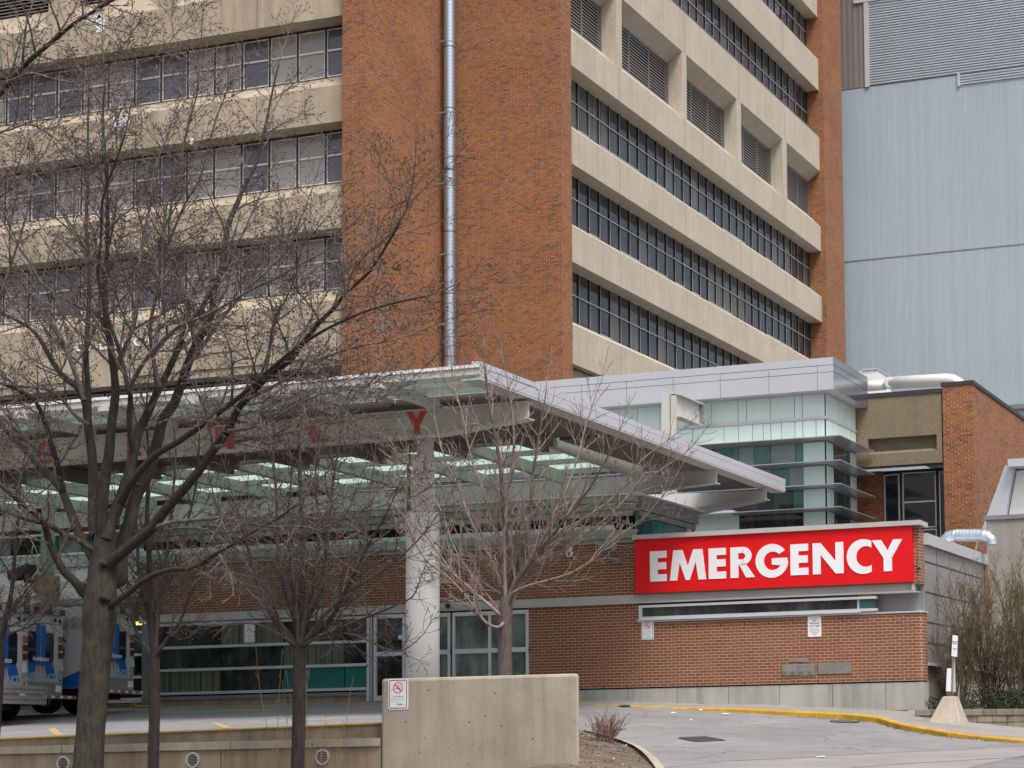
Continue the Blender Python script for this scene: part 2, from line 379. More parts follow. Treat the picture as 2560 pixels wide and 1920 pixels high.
M_redtwig = bark('reddish_twigs', (0.16, 0.07, 0.06), (0.27, 0.14, 0.11), 0.0)
M_leaf = plain('evergreen_leaf', (0.024, 0.034, 0.014), 0.85, 0, 0.5, 8)
M_leafd = plain('dead_leaf_litter', (0.13, 0.085, 0.045), 0.85, 0, 0.5, 12)
M_paper = plain('litter_white', (0.7, 0.7, 0.7), 0.7)
M_lit = newmat('lit_ceiling_lamp')[0]
_p = M_lit.node_tree.nodes['Principled BSDF']; _p.inputs['Base Color'].default_value = (0.9, 0.6, 0.2, 1)
_p.inputs['Emission Color'].default_value = (1.0, 0.62, 0.15, 1); _p.inputs['Emission Strength'].default_value = 1.6
def clad(name, c1, c2, pitch=0.2):
    m, t, p = newmat(name); v = pos(t)
    sp = N(t, 'ShaderNodeSeparateXYZ'); t.links.new(v, sp.inputs[0])
    u = math_(t, 'DIVIDE', sp.outputs[0], pitch); fl = math_(t, 'FLOOR', u); fr = math_(t, 'FRACT', u)
    wn = N(t, 'ShaderNodeTexWhiteNoise', noise_dimensions='1D'); t.links.new(fl, wn.inputs['W'])
    c = mixc(t, wn.outputs['Value'], c1, c2)
    seam = math_(t, 'LESS_THAN', fr, 0.08)
    c = mixc(t, math_(t, 'MULTIPLY', seam, 0.35), c, tuple(x * 0.5 for x in c1))
    big = noise(t, v, 0.10, 4)
    c = mixc(t, rng(t, big, 0.35, 0.65, 0, 0.45), c, tuple(x * 0.82 for x in c1))  # broad tone drift put into the colour for uneven reflections
    stz = noise(t, scaled(t, v, (2.4, 2.4, 0.06)), 1.0, 5, 0.7); c = mixc(t, rng(t, stz, 0.45, 0.7, 0, 0.4), c, tuple(x * 1.12 for x in c2))
    t.links.new(c, p.inputs['Base Color']); p.inputs['Roughness'].default_value = 0.42; p.inputs['Metallic'].default_value = 0.15
    t.links.new(bump(t, math_(t, 'SINE', math_(t, 'MULTIPLY', u, 6.2832)), 0.25, 0.02), p.inputs['Normal'])
    return m
M_clad = clad('pale_blue_ribbed_cladding', (0.37, 0.455, 0.535), (0.41, 0.495, 0.575), 0.13)
M_cladp = clad('taupe_cladding', (0.22, 0.19, 0.19), (0.24, 0.21, 0.205), 0.32)
# ---------------------------------------------------------------- ground
def lerp(a, b, t): return a + (b - a) * t
def tab(x, T):
    if x <= T[0][0]: return T[0][1]
    for (a, b), (c, d) in zip(T, T[1:]):
        if x <= c: return lerp(b, d, (x - a) / (c - a))
    return T[-1][1]
WALLZ = [(-60, 2.60), (-34, 2.62), (-27, 2.64), (-21, 2.57), (-16.3, 2.28), (-12.3, 1.98), (-11.6, 1.86), (-9.3, 1.62), (-5, 1.25), (5, 0.8), (30, 0.2)]
EDGEZ = [(-60, 1.0), (-30, 1.55), (-22.85, 1.716), (-15.66, 1.869), (-12, 1.9)]
def G(x, y):
    """height of the drive and pavements behind the low wall"""
    t = (y - 24.95) / (42.8 - 24.95)
    wz = tab(x, WALLZ)
    if t > 1: return wz
    a = x / max(y, 1)
    zl = lerp(tab(x, EDGEZ), wz, t)
    fr = tab(x, [(-12.2, 0.93), (0, 0.80), (20, 0.4)])
    zr = lerp(fr, wz, t)
    k = min(1, max(0, (a + 0.60) / 0.09)); k = k * k * (3 - 2 * k)
    return lerp(zl, zr, k)
def GF(x, y):
    """height of the street side ground in front of the low wall"""
    return tab(x, [(-60, 0.9), (-12.2, 0.93), (0, 0.80), (20, 0.4)]) * max(-1.2, y / 24.95)
def sheet(name, xs, ys, fn, mat, dz=0.0):
    mb = MB(); nx = len(xs)
    mb.v = [(x, y, fn(x, y) + dz) for y in ys for x in xs]
    for j in range(len(ys) - 1):
        for i in range(nx - 1):
            mb.f.append((j*nx+i, j*nx+i+1, (j+1)*nx+i+1, (j+1)*nx+i)); mb.m.append(0)
    return mb.build(name, mat, smooth=True)
def fr_(a, b, n): return [a + (b - a) * i / n for i in range(n + 1)]
struct(sheet('drive_road', fr_(-60, -24, 24) + fr_(-23.8, -4, 66)[0:] + fr_(-3, 60, 12), fr_(24.95, 43, 60) + fr_(44, 130, 8), G, M_asph))
struct(sheet('ground', [-300, -120] + fr_(-60, 30, 60) + [80, 300], [-300, -100, -30] + fr_(-10, 24.95, 24), GF, M_soil, -0.02))
# street-level concrete apron in front right
def patch(name, pts, fn, mat, dz, n=10, kind='structure'):
    """sheet that follows the ground between two polylines (front, back)"""
    a, b = pts; mb = MB(); k = len(a)
    for j in range(n + 1):
        for i in range(k):
            x = lerp(a[i][0], b[i][0], j / n); y = lerp(a[i][1], b[i][1], j / n)
            mb.v.append((x, y, fn(x, y) + dz))
    for j in range(n):
        for i in range(k - 1):
            mb.f.append((j*k+i, j*k+i+1, (j+1)*k+i+1, (j+1)*k+i)); mb.m.append(0)
    o = mb.build(name, mat, smooth=True)
    if kind: o['kind'] = kind
    return o
def hit(px, py, fn=G, lo=22.0, hi=60.0):
    """where the sight line through a photo pixel meets the ground"""
    r = ray(px, py); best = None
    y = lo
    prev = None
    while y < hi:
        p = CAM + r * (y / r.y); d = p.z - fn(p.x, p.y)
        if prev is not None and (prev > 0) != (d > 0): return p
        prev = d; y += 0.02
    return p
def GG(x, y): return G(x, y) if y > 24.95 else GF(x, y)
seam_ = [hit(a, b, GG, 18, 60) for a, b in ((1655, 1921), (1700, 1917), (1760, 1910), (1820, 1904), (1950, 1898), (2100, 1890), (2300, 1879), (2450, 1872), (2560, 1866), (2700, 1858))]
seam2_ = [hit(a, b, GG, 18, 60) for a, b in ((2120, 1922), (2240, 1912), (2400, 1903), (2560, 1893), (2700, 1885))]
patch('pavement', ([(p.x, 21.0) for p in seam_], [(p.x, p.y) for p in seam_]), GG, M_pave, 0.006, 14)
for sm_ in (seam_, seam2_):
    mb = MB()
    for p in sm_:
        for o in (-.05, .05): mb.v.append((p.x, p.y + o, GG(p.x, p.y + o) + .010))
    for i in range(len(sm_) - 1): mb.f.append((2*i, 2*i+1, 2*i+3, 2*i+2)); mb.m.append(0)
    struct(mb.build('pavement_joint', M_crack))
# footway along the brick wall and its yellow kerb
kp = [(-27, 42.72), (-24, 42.3), (-20.3, 41.6), (-17.7, 41.35), (-16.2, 41.2), (-14.8, 41.0), (-13.3, 40.8), (-12.35, 40.3), (-11.2, 39.0), (-10.1, 38.1), (-8.4, 37.4), (-5, 36.9), (4, 36.5), (30, 36.4)]
def kz(x): return tab(x, [(-27, 0.006), (-20, 0.010), (-17.7, 0.03), (-16, 0.085), (-13, 0.13), (-11, 0.12), (-9, 0.08), (30, 0.08)])
KP = []
for (a, b) in zip(kp, kp[1:]):
    for i in range(6): KP.append((lerp(a[0], b[0], i/6), lerp(a[1], b[1], i/6)))
KP.append(kp[-1])
wb = [(min(x, 30), 42.85 if x < -11.5 else 42.85 + 0.0) for x, y in KP]
def fw(x, y): return G(x, y) + kz(x)
patch('footway', (KP, wb), fw, M_pave, -0.002, 8)
mb = MB()
for i, ((x0, y0), (x1, y1)) in enumerate(zip(KP, KP[1:])):
    n_ = Vector((-(y1 - y0), x1 - x0, 0)).normalized()
    if n_.y < 0: n_ = -n_
    def q(x, y, o): return (x + n_.x * o, y + n_.y * o)
    k0_ = tab(x0, [(-20, .03), (-17.5, .05), (-15.5, .12)]); k1_ = tab(x1, [(-20, .03), (-17.5, .05), (-15.5, .12)]); c0, c1 = q(x0, y0, -0.02), q(x1, y1, -0.02); d0, d1 = q(x0, y0, k0_), q(x1, y1, k1_)
    g0, g1 = G(*c0), G(*c1); h0, h1 = g0 + kz(x0), g1 + kz(x1)
    mb.poly([(*c0, g0 - 0.05), (*c1, g1 - 0.05), (*c1, h1 - 0.02), (*c0, h0 - 0.02)])
    mb.poly([(*c0, h0 - 0.02), (*c1, h1 - 0.02), (*q(x1, y1, 0.02), h1 + 0.008), (*q(x0, y0, 0.02), h0 + 0.008)])
    mb.poly([(*q(x0, y0, 0.02), h0 + 0.008), (*q(x1, y1, 0.02), h1 + 0.008), (*d1, fw(*d1) + 0.008), (*d0, fw(*d0) + 0.008)])
struct(mb.build('kerb', M_yel))
# ---------------------------------------------------------------- hospital tower
T = empty('hospital_tower', (-35, 58, 2.6), 'tall orange brick and concrete hospital tower with long rows of windows', 'building')
YG, YS, YP = 56.0, 55.2, 55.0
XC1 = -35.03           # corner of front pylon
Y2 = 60.45
mb = MB(); mb.box(-35.98, XC1, YP, 62, 2, 62); mb.build('brick_pylon', M_brickT, T)
mb = MB(); mb.box(-34.99, -30.22, Y2, 61.26, 2, 62); mb.box(-34.99, -32.2, 61.261, 63.4, 2, 62); mb.build('brick_pylon', M_brickT, T)
mb = MB(); mb.box(-35.2, -30.65, 92.3, 95.5, 2, 62); mb.build('brick_pylon', M_brickT, T)
# core walls behind the windows
mb = MB(); mb.box(-80, -36.2, 57.2, 62, 2, 62); mb.box(-62, -33.2, 62.05, 95.4, 2, 61.9); mb.build('core_wall', M_dark, T)
# left facade spandrels: profile in (y, z)
floors = [(25.27, 28.15, 27.05), (21.40, 24.35, 23.25), (17.56, 20.6, 19.42)]
def spL(zb, zt, zs, name='spandrel'):
    # outer bottom zb, outer top zt, sill (inner top) zs
    mb = MB()
    mb.prism([(YS, zb), (YS, zt), (YG + 0.05, zs), (YG + 0.9, zs), (YG + 0.9, zb + 0.02), (YS + 0.03, zb)], 0, -80, -36.0)
    return mb.build(name, M_concL, T)
spL(27.1, 28.42, 29.45)
spL(23.30, 24.62, 25.27)
spL(19.50, 20.8, 21.40)
mbb = MB()
mbb.prism([(YS, 14.62), (YS, 16.95), (YG + 0.05, 17.56), (YG + 0.9, 17.56), (YG + 0.9, 14.65)], 0, -80, -36.0)
mbb.build('spandrel', M_concL, T)
mb = MB(); mb.box(-44.6, -37.6, YS - 0.05, YS - 0.002, 14.9, 15.55); mb.box(-60, -46.6, YS - 0.05, YS - 0.002, 14.9, 15.55)
mb.build('panel', M_concL, T)
# vertical joints in the left spandrels
for x in (-39.65, -44.6):
    mb = MB()
    for zb, zt in ((27.12, 28.4), (23.32, 24.6), (19.52, 20.78), (14.64, 16.9)): mb.box(x - 0.012, x + 0.012, YS - 0.004, YS + 0.01, zb, zt)
    mb.build('joint', M_soffit, T)
r = random.Random(15)
for px, py, sx_q, sz_q in ((232, 40, .55, .30), (300, 305, .50, .33), (250, 60, .3, .45), (480, 352, .14, .16)):
    c_ = ony(px, py, YS); mb = MB(); k_ = 14
    mb.prism([(c_.x + sx_q * r.uniform(.6, 1) * math.cos(2*math.pi*i/k_), c_.z + sz_q * r.uniform(.55, 1) * math.sin(2*math.pi*i/k_)) for i in range(k_)], 1, YS - .006, YS + .02); mb.build('paint_patch', M_white, T)
# louvre storey on the left
mb = MB(); mb.box(-80, -36.0, YS, YG + 0.9, 32.2, 34.2); mb.build('spandrel', M_concL, T)
for xa, xb in ((-48.87, -48.1), (-43.9, -43.1), (-53.8, -53.05)):
    mb = MB(); mb.box(xa, xb, YS + 0.02, YG + 0.5, 28.4, 32.25); mb.build('pillar', M_concL, T)
def louvreX(x0, x1, y, z0, z1, pitch=0.13):
    mb = MB(); mb.box(x0, x1, y + 0.12, y + 0.16, z0, z1); a = mb.build('louvre_backing', M_dark, T)
    mb = MB(); z = z0 + 0.05
    while z < z1 - 0.05:
        mb.prism([(y, z), (y + 0.012, z - 0.004), (y + 0.07, z + 0.06), (y + 0.06, z + 0.066)], 0, x0, x1); z += pitch
    l = mb.build('louvre', M_louv, a)
    return a
def louvreY(x, y0, y1, z0, z1, pitch=0.135, div=3):
    mb = MB(); mb.box(x - 0.18, x - 0.14, y0, y1, z0, z1); a = mb.build('louvre_backing', M_dark, T)
    mb = MB(); z = z0 + 0.03
    while z < z1 - 0.05:
        mb.prism([(x, z), (x, z + 0.05), (x - 0.02, z + 0.055), (x - 0.012, z)], 1, y0, y1); z += pitch
    mb.build('louvre', M_louv, a)
    for i in range(div + 1):
        yy = lerp(y0 + 0.03, y1 - 0.03, i / div); mb = MB(); mb.box(x + 0.004, x + 0.04, yy - 0.03, yy + 0.03, z0, z1)
        mb.build('mullion', M_framed, a)
    return a
louvreX(-53.05, -48.87, YG, 29.45, 32.2); louvreX(-48.1, -43.9, YG, 29.45, 32.2); louvreX(-43.1, -36.1, YG, 29.45, 32.2); louvreX(-60, -53.8, YG, 29.45, 32.2)
# left windows
cols_x = [-36.12 - 1.178 * i for i in range(0, 18)]
def stripX(zs, zh, kinds, seed):
    r = random.Random(seed)
    base = MB(); base.box(-58, -36.0, YG + 0.10, YG + 0.14, zs, zh); 
    for x in cols_x: base.box(x - 0.05, x + 0.05, YG - 0.02, YG + 0.098, zs, zh)
    base.box(-58, -36.0, YG - 0.01, YG + 0.097, zh - 0.10, zh)
    f = base.build('window_strip', M_black, T)
    tr = MB(); zm = lerp(zs, zh, 0.52)
    for i, x in enumerate(cols_x[:-1]):
        a, b = x - 1.178 + 0.06, x - 0.06
        tr.box(a, b, YG - 0.03, YG + 0.03, zm - 0.028, zm + 0.028); tr.box(a, b, YG - 0.03, YG + 0.03, zs, zs + 0.035)
        tr.box(a, b, YG - 0.028, YG + 0.03, zh - 0.125, zh - 0.108)
        for q in (a, b): tr.box(q - 0.009, q + 0.009, YG - 0.026, YG + 0.03, zs, zh - 0.105)
    tr.build('window_trim', M_white, f)
    for i, x in enumerate(cols_x[:-1]):
        a, b = x - 1.178 + 0.05, x - 0.05
        k = kinds[i] if i < len(kinds) else r.choice('gggcbg')
        p = MB(); p.box(a, b, YG + 0.035, YG + 0.05, zs, zh)
        p.build('window_pane', {'g': M_glassL, 'b': M_blind, 'c': M_curt, 'd': M_glassD}[k], f)
stripX(25.27, 27.12, 'gbbgcbggbcgggccg', 1)
stripX(21.40, 23.32, 'gbbgbbggbbcgbbgg', 2)
stripX(17.56, 19.52, 'gbcgcbggbbggbgcg', 3)
stripX(12.9, 14.64, 'gbggbggbgbggbggg', 4)
# hospital name in raised letters on the lowest spandrel
pA, pB = ony(190, 868, YS - .03), ony(552, 838, YS - .03)
words = (('Critical', 190, 318), ('Care', 334, 412), ('Clinic', 430, 552))
for wd_, xa_, xb_ in words:
    xa_, xb_ = ony(xa_, 860, YS - .03).x, ony(xb_, 860, YS - .03).x
    o = text('lettering', wd_, .46, M_white, T, ((xa_ + xb_) / 2, YS - .03, (pA.z + pB.z) / 2), FRONT, .02)
    k_ = (xb_ - xa_) / max(.01, o.dimensions.x); o.scale = (k_, 1.05, 1)
# right-hand facade
XG, XB = -31.56, -30.9
YA, YZ = 61.28, 92.28
def spR(zb, zt, zs, y0=YA, y1=YZ, mat=None, name='spandrel'):
    mb = MB()
    mb.prism([(XB, zb), (XB, zt), (XG - 0.02, zs), (XG - 0.6, zs), (XG - 0.6, zb + 0.02)], 1, y0, y1)
    return mb.build(name, mat or M_conc, T)
spR(27.17, 28.52, 29.2); spR(23.35, 24.72, 25.28); spR(19.56, 20.94, 21.42); spR(15.65, 17.15, 17.58)
mb = MB(); mb.box(XB - 0.35, XG - 0.6, YA, YZ, 2, 15.6); mb.build('recessed_wall', M_conc, T)
for y in (67.0, 73.75, 80.4, 86.75):
    for zb, zt in ((27.19, 28.5), (23.37, 24.7), (19.58, 20.92), (15.67, 17.13), (35.94, 37.62), (39.97, 41.68), (31.54, 33.38)):
        mb = MB(); mb.box(XB - .01, XB + .003, y - .009, y + .009, zb, zt); mb.build('joint', M_riserj, T)
# deep beam with splayed hood
mb = MB(); mb.prism([(XB, 31.52), (XB, 33.40), (XG - 0.6, 33.40), (XG - 0.6, 31.05), (XG, 31.05)], 1, YA, YZ); mb.build('spandrel', M_conc, T)
mb = MB(); mb.box(XB - 0.02, XB + 0.012, YA, YZ, 33.40, 33.45); mb.build('flashing', M_soffit, T)
spR(35.92, 37.64, 38.35); spR(39.95, 41.7, 42.4)
mb = MB(); mb.box(XG - 0.6, XB, YA, YZ, 45.4, 47); mb.build('spandrel', M_conc, T)
ys = [(66.72, 67.27), (73.49, 74.02), (80.09, 80.66), (86.42, 87.06)]
for a, b in ys:
    mb = MB(); mb.box(XB - 0.003, XG - 0.3, a, b, 28.5, 31.6); mb.build('pillar', M_conc, T)
bays = [(YA, ys[0][0])] + [(ys[i][1], ys[i + 1][0]) for i in range(3)] + [(ys[3][1], YZ)]
for a, b in bays: louvreY(XG - 0.02, a, b, 29.2, 31.05, div=3)
def stripY(zs, zh, ya, yb, seed, sill=0.0):
    r = random.Random(seed); pitch = 0.955
    base = MB(); base.box(XG - 0.16, XG - 0.12, ya, yb, zs, zh)
    n = int((yb - ya) / pitch); ysx = [yb - 0.03 - i * pitch for i in range(n + 1)]
    for y in ysx: base.box(XG - 0.118, XG - 0.0, y - 0.025, y + 0.025, zs, zh)
    f = base.build('window_strip', M_black, T)
    tr = MB(); zm = lerp(zs, zh, 0.53)
    for i, y in enumerate(ysx[:-1]):
        a, b = y - pitch + 0.04, y - 0.04
        o = r.random() < 0.45
        tr.box(XG - 0.03, XG + 0.012, a, b, zm - 0.016, zm + 0.016); tr.box(XG - 0.03, XG + 0.012, a, b, zh - 0.03, zh)
        tr.box(XG + 0.001, XG + 0.012, a - 0.047, a - 0.033, zs, zh)
        if o: tr.box(XG - 0.03, XG + 0.02, a, b, zs, zs + 0.03)
    tr.build('window_trim', M_frame, f)
    for i, y in enumerate(ysx[:-1]):
        a, b = y - pitch + 0.035, y - 0.035
        k = r.choice('gggggcgoo' if zs > 33 else 'ggggggccg')
        p = MB(); p.box(XG - 0.07, XG - 0.05, a, b, zs, zh)
        p.build('window_pane', {'g': M_glassR, 'c': M_curtR, 'o': M_glassO}[k], f)
stripY(25.28, 27.19, YA, YZ, 11); stripY(21.42, 23.37, YA, YZ, 12); stripY(17.58, 19.58, YA, YZ, 13)
stripY(33.45, 35.94, 70, YZ, 14); stripY(38.35, 39.97, 76, YZ, 15)
# ---------------------------------------------------------------- exhaust duct on the tower
dt = empty('exhaust_duct', (-35.0 + 0.3, 60.1, 12), 'shiny spiral metal duct running up the tower in the brick corner', 'duct')
mb = MB(); z = 11.0; pts = []; rr = []
while z < 40:
    pts += [(-34.62, 60.0, z), (-34.62, 60.0, z + 1.16)]; rr += [0.215, 0.215]; z += 1.17
mb.tube(pts, rr, 28); mb.build('pipe', M_ductm, dt, smooth=True)
for yy in (121, 297, 472, 648, 820):
    z = onx(1115, yy, XC1)[2]
    mb = MB(); mb.box(-34.98, -34.62, 59.76, 59.79, z - 0.025, z + 0.025); mb.cyl((-34.62, 60, z - 0.02), 0.221, 0.04, k=28); mb.build('bracket', M_framed, dt)
# ---------------------------------------------------------------- far ribbed building
fb = empty('clad_plant_building', (-25, 99, 2), 'huge pale blue ribbed metal building with a louvred top, behind the tower', 'building')
YF = 97.0
mb = MB(); mb.box(-34, -5, YF, YF + 20, 2, 37.5); mb.build('wall', M_clad, fb)
mb = MB(); mb.box(-34, -29.72, YF - 0.02, YF + 3, 37.52, 60); mb.build('dark_panel', M_cladp, fb)
mb = MB(); mb.box(-29.4, -5, YF + 0.02, YF + 3, 37.52, 42.3); mb.build('louvre_backing', M_framed, fb)
mb = MB(); z = 37.6
while z < 42.4:
    mb.prism([(YF + 0.02, z), (YF - 0.05, z + 0.02), (YF - 0.05, z + 0.09), (YF + 0.02, z + 0.10)], 0, -29.45, -5); z += 0.148
mb.build('louvre', M_bluelouv, fb)
mb = MB(); z = 36.93
while z < 37.5:
    mb.prism([(YF - 0.01, z), (YF - 0.07, z + 0.02), (YF - 0.07, z + 0.09), (YF - 0.01, z + 0.10)], 0, -24.33, -5); z += 0.148
mb.build('louvre', M_bluelouv, fb)
mb = MB(); mb.box(-29.72, -29.45, YF - 0.10, YF, 37.5, 42.4); mb.box(-24.42, -24.28, YF - 0.10, YF, 36.85, 37.58); mb.box(-30.3, -24, YF - 0.12, YF, 42.35, 42.6); mb.box(-30.1, -26, YF - 0.10, YF, 42.62, 42.75)
mb.build('trim', M_alu, fb)
mb = MB(); mb.box(-34, -5, YF - 0.02, YF + 0.01, 27.73, 27.79); mb.build('seam', M_framed, fb)
mb = MB(); mb.box(-25.8, -5, YF - 0.03, YF + 0.01, 14.9, 17.3); mb.build('window_strip', M_pale, fb)
q = ony(2516, 1020, YF)
mb = MB(); mb.box(q.x, -5, YF - 0.25, YF, q.z - 0.12, q.z + 0.12); mb.build('rail', M_framed, fb)
mb = MB(); mb.box(-80, 30, 62.1, 64, 2, 9); 
# ---------------------------------------------------------------- annex behind the pavilion (brown concrete and brick)
an = empty('brick_annex', (-14, 54, 2), 'brown concrete and orange brick block with black roof edge, right of the glass pavilion', 'building')
YX = 53.3
mb = MB()
mb.box(-17.9, -14.14, YX, YX + 0.5, 9.62, 10.0); mb.box(-17.9, -14.14, YX, YX + 0.5, 10.47, 11.72)
mb.box(-17.9, -16.45, YX, YX + 0.5, 10.0, 10.47); mb.box(-14.30, -14.14, YX, YX + 0.5, 10.0, 10.47)
mb.prism([(YX + 0.5, 9.99), (YX + 0.02, 10.0), (YX + 0.3, 10.16), (YX + 0.3, 10.47), (YX + 0.5, 10.47)], 0, -16.45, -14.30)
mb.build('concrete_panel', M_conc_brown, an)
mb = MB(); mb.box(-17.9, -14.12, YX - 0.03, YX + 0.5, 11.722, 11.85); mb.box(-14.14, -13.13, YX - 0.03, YX + 0.5, 11.902, 12.02); mb.box(-13.55, -13.13, YX + 0.5, 75, 11.902, 12.02); mb.build('coping', M_coping, an)
mb = MB(); mb.box(-14.10, -13.17, YX, YX + 0.5, 2, 11.9); mb.build('brick_pier', M_brickT, an)
mb = MB(); mb.box(-13.55, -13.17, YX + 0.5, 75, 2, 11.9); mb.build('brick_wall', M_brickT, an)
mb = MB(); mb.box(-18, -16.3, 54.3, 54.6, 2, 9.62); mb.build('brick_wall', M_brickT, an)
mb = MB(); mb.box(-16.3, -14.1, 54.4, 54.5, 2, 9.62); mb.build('window_backing', M_black, an)
for i, (a, b, z0, z1) in enumerate(((-16.27, -15.78, 6.0, 9.5), (-15.68, -14.62, 7.8, 9.52), (-15.68, -14.62, 7.72 - 1.4, 7.76), (-14.52, -14.15, 6.0, 9.5))):
    if i == 1: parts = ((8.70, 9.5), (7.80, 8.64))
    mb = MB(); mb.box(a + 0.04, b - 0.04, 54.36, 54.38, z0, z1); g_ = mb.build('window', M_glassD, an)
    f = MB()
    for u, v_, s0, s1 in ((a, a + 0.035, z0, z1), (b - 0.035, b, z0, z1)): f.box(u, v_, 54.30, 54.37, s0, s1)
    f.box(a + 0.036, b - 0.036, 54.30, 54.37, z1 - 0.04, z1); f.box(a + 0.036, b - 0.036, 54.30, 54.37, z0, z0 + 0.04)
    if i == 1: f.box(a + 0.036, b - 0.036, 54.30, 54.37, 8.58, 8.63)
    f.build('frame', M_frame, g_)
mb = MB(); mb.box(-17.9, -13.6, YX + 0.55, 75, 11.3, 11.6); mb.build('roof', M_roof, an)
# ---------------------------------------------------------------- grey stucco wing with sloped hood
sw = empty('stucco_wing', (-11, 50, 2), 'plain grey rendered block with a dark roof edge behind the bare shrubs', 'building')
mb = MB(); mb.box(-11.95, 10, 49.6, 53, 1, 7.38); mb.build('wall', M_stucco, sw)
mb = MB(); mb.box(-12.0, 10, 49.55, 53, 7.382, 7.5); mb.build('coping', M_framed, sw)
mb = MB()
a = onx(2455, 1292, -11.6); 
P0 = ony(2457, 1286, 51.5); P1 = ony(2517, 1165, 51.5); P2 = ony(2538, 1172, 51.5); P3 = ony(2510, 1286, 51.5)
mb.prism([(P0.x, 7.3), (P1.x, P1.z), (P2.x, P2.z), (P3.x, 7.3)], 1, 51.3, 52.4); mb.build('hood_side', M_alu, sw)
mb = MB(); mb.prism([(P3.x + 0.02, 7.3), (P2.x + 0.02, P2.z - 0.05), (P2.x + 4, P2.z + 0.1), (P2.x + 4, 7.3)], 1, 51.6, 52.3); mb.build('hood_panel', M_white, sw)
mb = MB(); mb.box(P2.x - 0.1, P2.x + 4, 51.0, 52.5, P2.z, P2.z + 0.22); mb.build('hood_edge', M_alu, sw)
# ---------------------------------------------------------------- metal-clad low wall running back
mc = empty('metal_clad_block', (-12.3, 46, 2), 'low grey metal-panelled block running back from the red sign', 'building')
mb = MB(); mb.box(-13.2, -11.95, 43.2, 49.2, 3.28, 6.12); mb.build('wall', M_grey, mc)
mb = MB(); mb.box(-13.2, -11.86, 43.15, 49.4, 6.122, 6.40); mb.build('coping', M_alu, mc)
mb = MB(); mb.box(-13.2, -11.93, 49.22, 49.58, 1.5, 6.1); mb.build('brick_strip', M_brickT, mc)
mb = MB()
for z in (5.72, 4.98, 4.25, 3.75): mb.box(-11.955, -11.944, 43.2, 48.9, z - 0.018, z + 0.018)
for y in (44.3, 45.6, 47.0): mb.box(-11.955, -11.946, y - 0.01, y + 0.01, 3.3, 6.1)
mb.build('joint', M_coping, mc)
mb = MB(); mb.box(-11.96, -11.88, 43.2, 49.2, 3.2, 3.27); mb.build('base_trim', M_alu, mc)
mb = MB(); mb.box(-13.0, -12.05, 43.3, 49.2, 1, 3.2); mb.build('base_wall', M_stucco, mc)
# silver duct over it
sd = empty('roof_duct', (-12.6, 48.5, 6.2), 'shiny segmented silver air duct arching between the low grey roof and the rendered wall', 'duct')
c0 = ony(2357, 1342, 48.6); c1 = ony(2487, 1350, 48.6)
r_ = 0.17
P = lambda px, py: ony(px, py, 48.6)
pth = [P(2361, 1362), P(2363, 1352), P(2371, 1343), P(2384, 1340)]
mb = MB(); mb.tube(pth, [r_ * 1.0] * 4, 16); mb.tube([P(2384, 1340), P(2386, 1340), P(2389, 1340)], [r_, r_ * 1.04, r_], 16, False); mb.build('elbow', M_galv, sd)
mb = MB(); k = 8; pp = []; rr = []
for i in range(k):
    a, b = P(lerp(2389, 2456, i / k), 1338), P(lerp(2389, 2456, (i + 0.92) / k), 1338)
    pp += [a, b]; rr += [r_ * 0.97, r_]
mb.tube(pp, rr, 16); mb.build('pipe', M_galv, sd)
mb = MB(); mb.tube([P(2456, 1339), P(2468, 1342), P(2477, 1350), P(2478, 1362)], [r_] * 4, 16); mb.build('elbow', M_galv, sd)
mb = MB(); a = P(2444, 1352); mb.tube([a, P(2442, 1364), P(2439, 1374)], 0.025, 8); mb.build('hanger', M_steel, sd)
# white pipes on the roof
wp = empty('roof_pipe', (-16, 54.6, 12), 'fat white insulated pipe with a capped tee lying on the roof beside the silver fascia', 'pipe')
Q = lambda px, py, y=54.9: ony(px, py, y)
mb = MB(); mb.tube([Q(2150, 968), Q(2214, 962)], 0.16, 20); mb.build('pipe', M_pipe, wp, smooth=True)
mb = MB(); mb.tube([Q(2225, 958), Q(2365, 950), Q(2382, 952), Q(2396, 960), Q(2403, 972), Q(2404, 990)], [0.2, 0.2, 0.2, 0.2, 0.2, 0.2], 20); mb.build('pipe', M_pipe, wp, smooth=True)
mb = MB(); mb.tube([Q(2224, 957, 54.75), Q(2224, 957, 54.98)], [0.20, 0.20], 8); mb.build('flange', M_pipe, wp)
mb = MB(); mb.tube([Q(2224, 957, 54.72), Q(2224, 957, 54.76)], [0.155, 0.17], 8); mb.build('cap', M_white, wp)
bx = empty('roof_unit', (-17, 56, 11.5), 'white box-shaped roof unit poking up behind the silver fascia', 'roof unit')
a, b = ony(2148, 925, 57), ony(2192, 924, 57)
mb = MB(); mb.box(a.x, b.x, 57, 58.6, 11.6, b.z); mb.build('body', M_white, bx)
mb = MB(); mb.box(a.x + 0.1, b.x + 0.03, 56.96, 58.64, b.z + 0.002, b.z + 0.05); mb.build('lid', M_alu, bx)
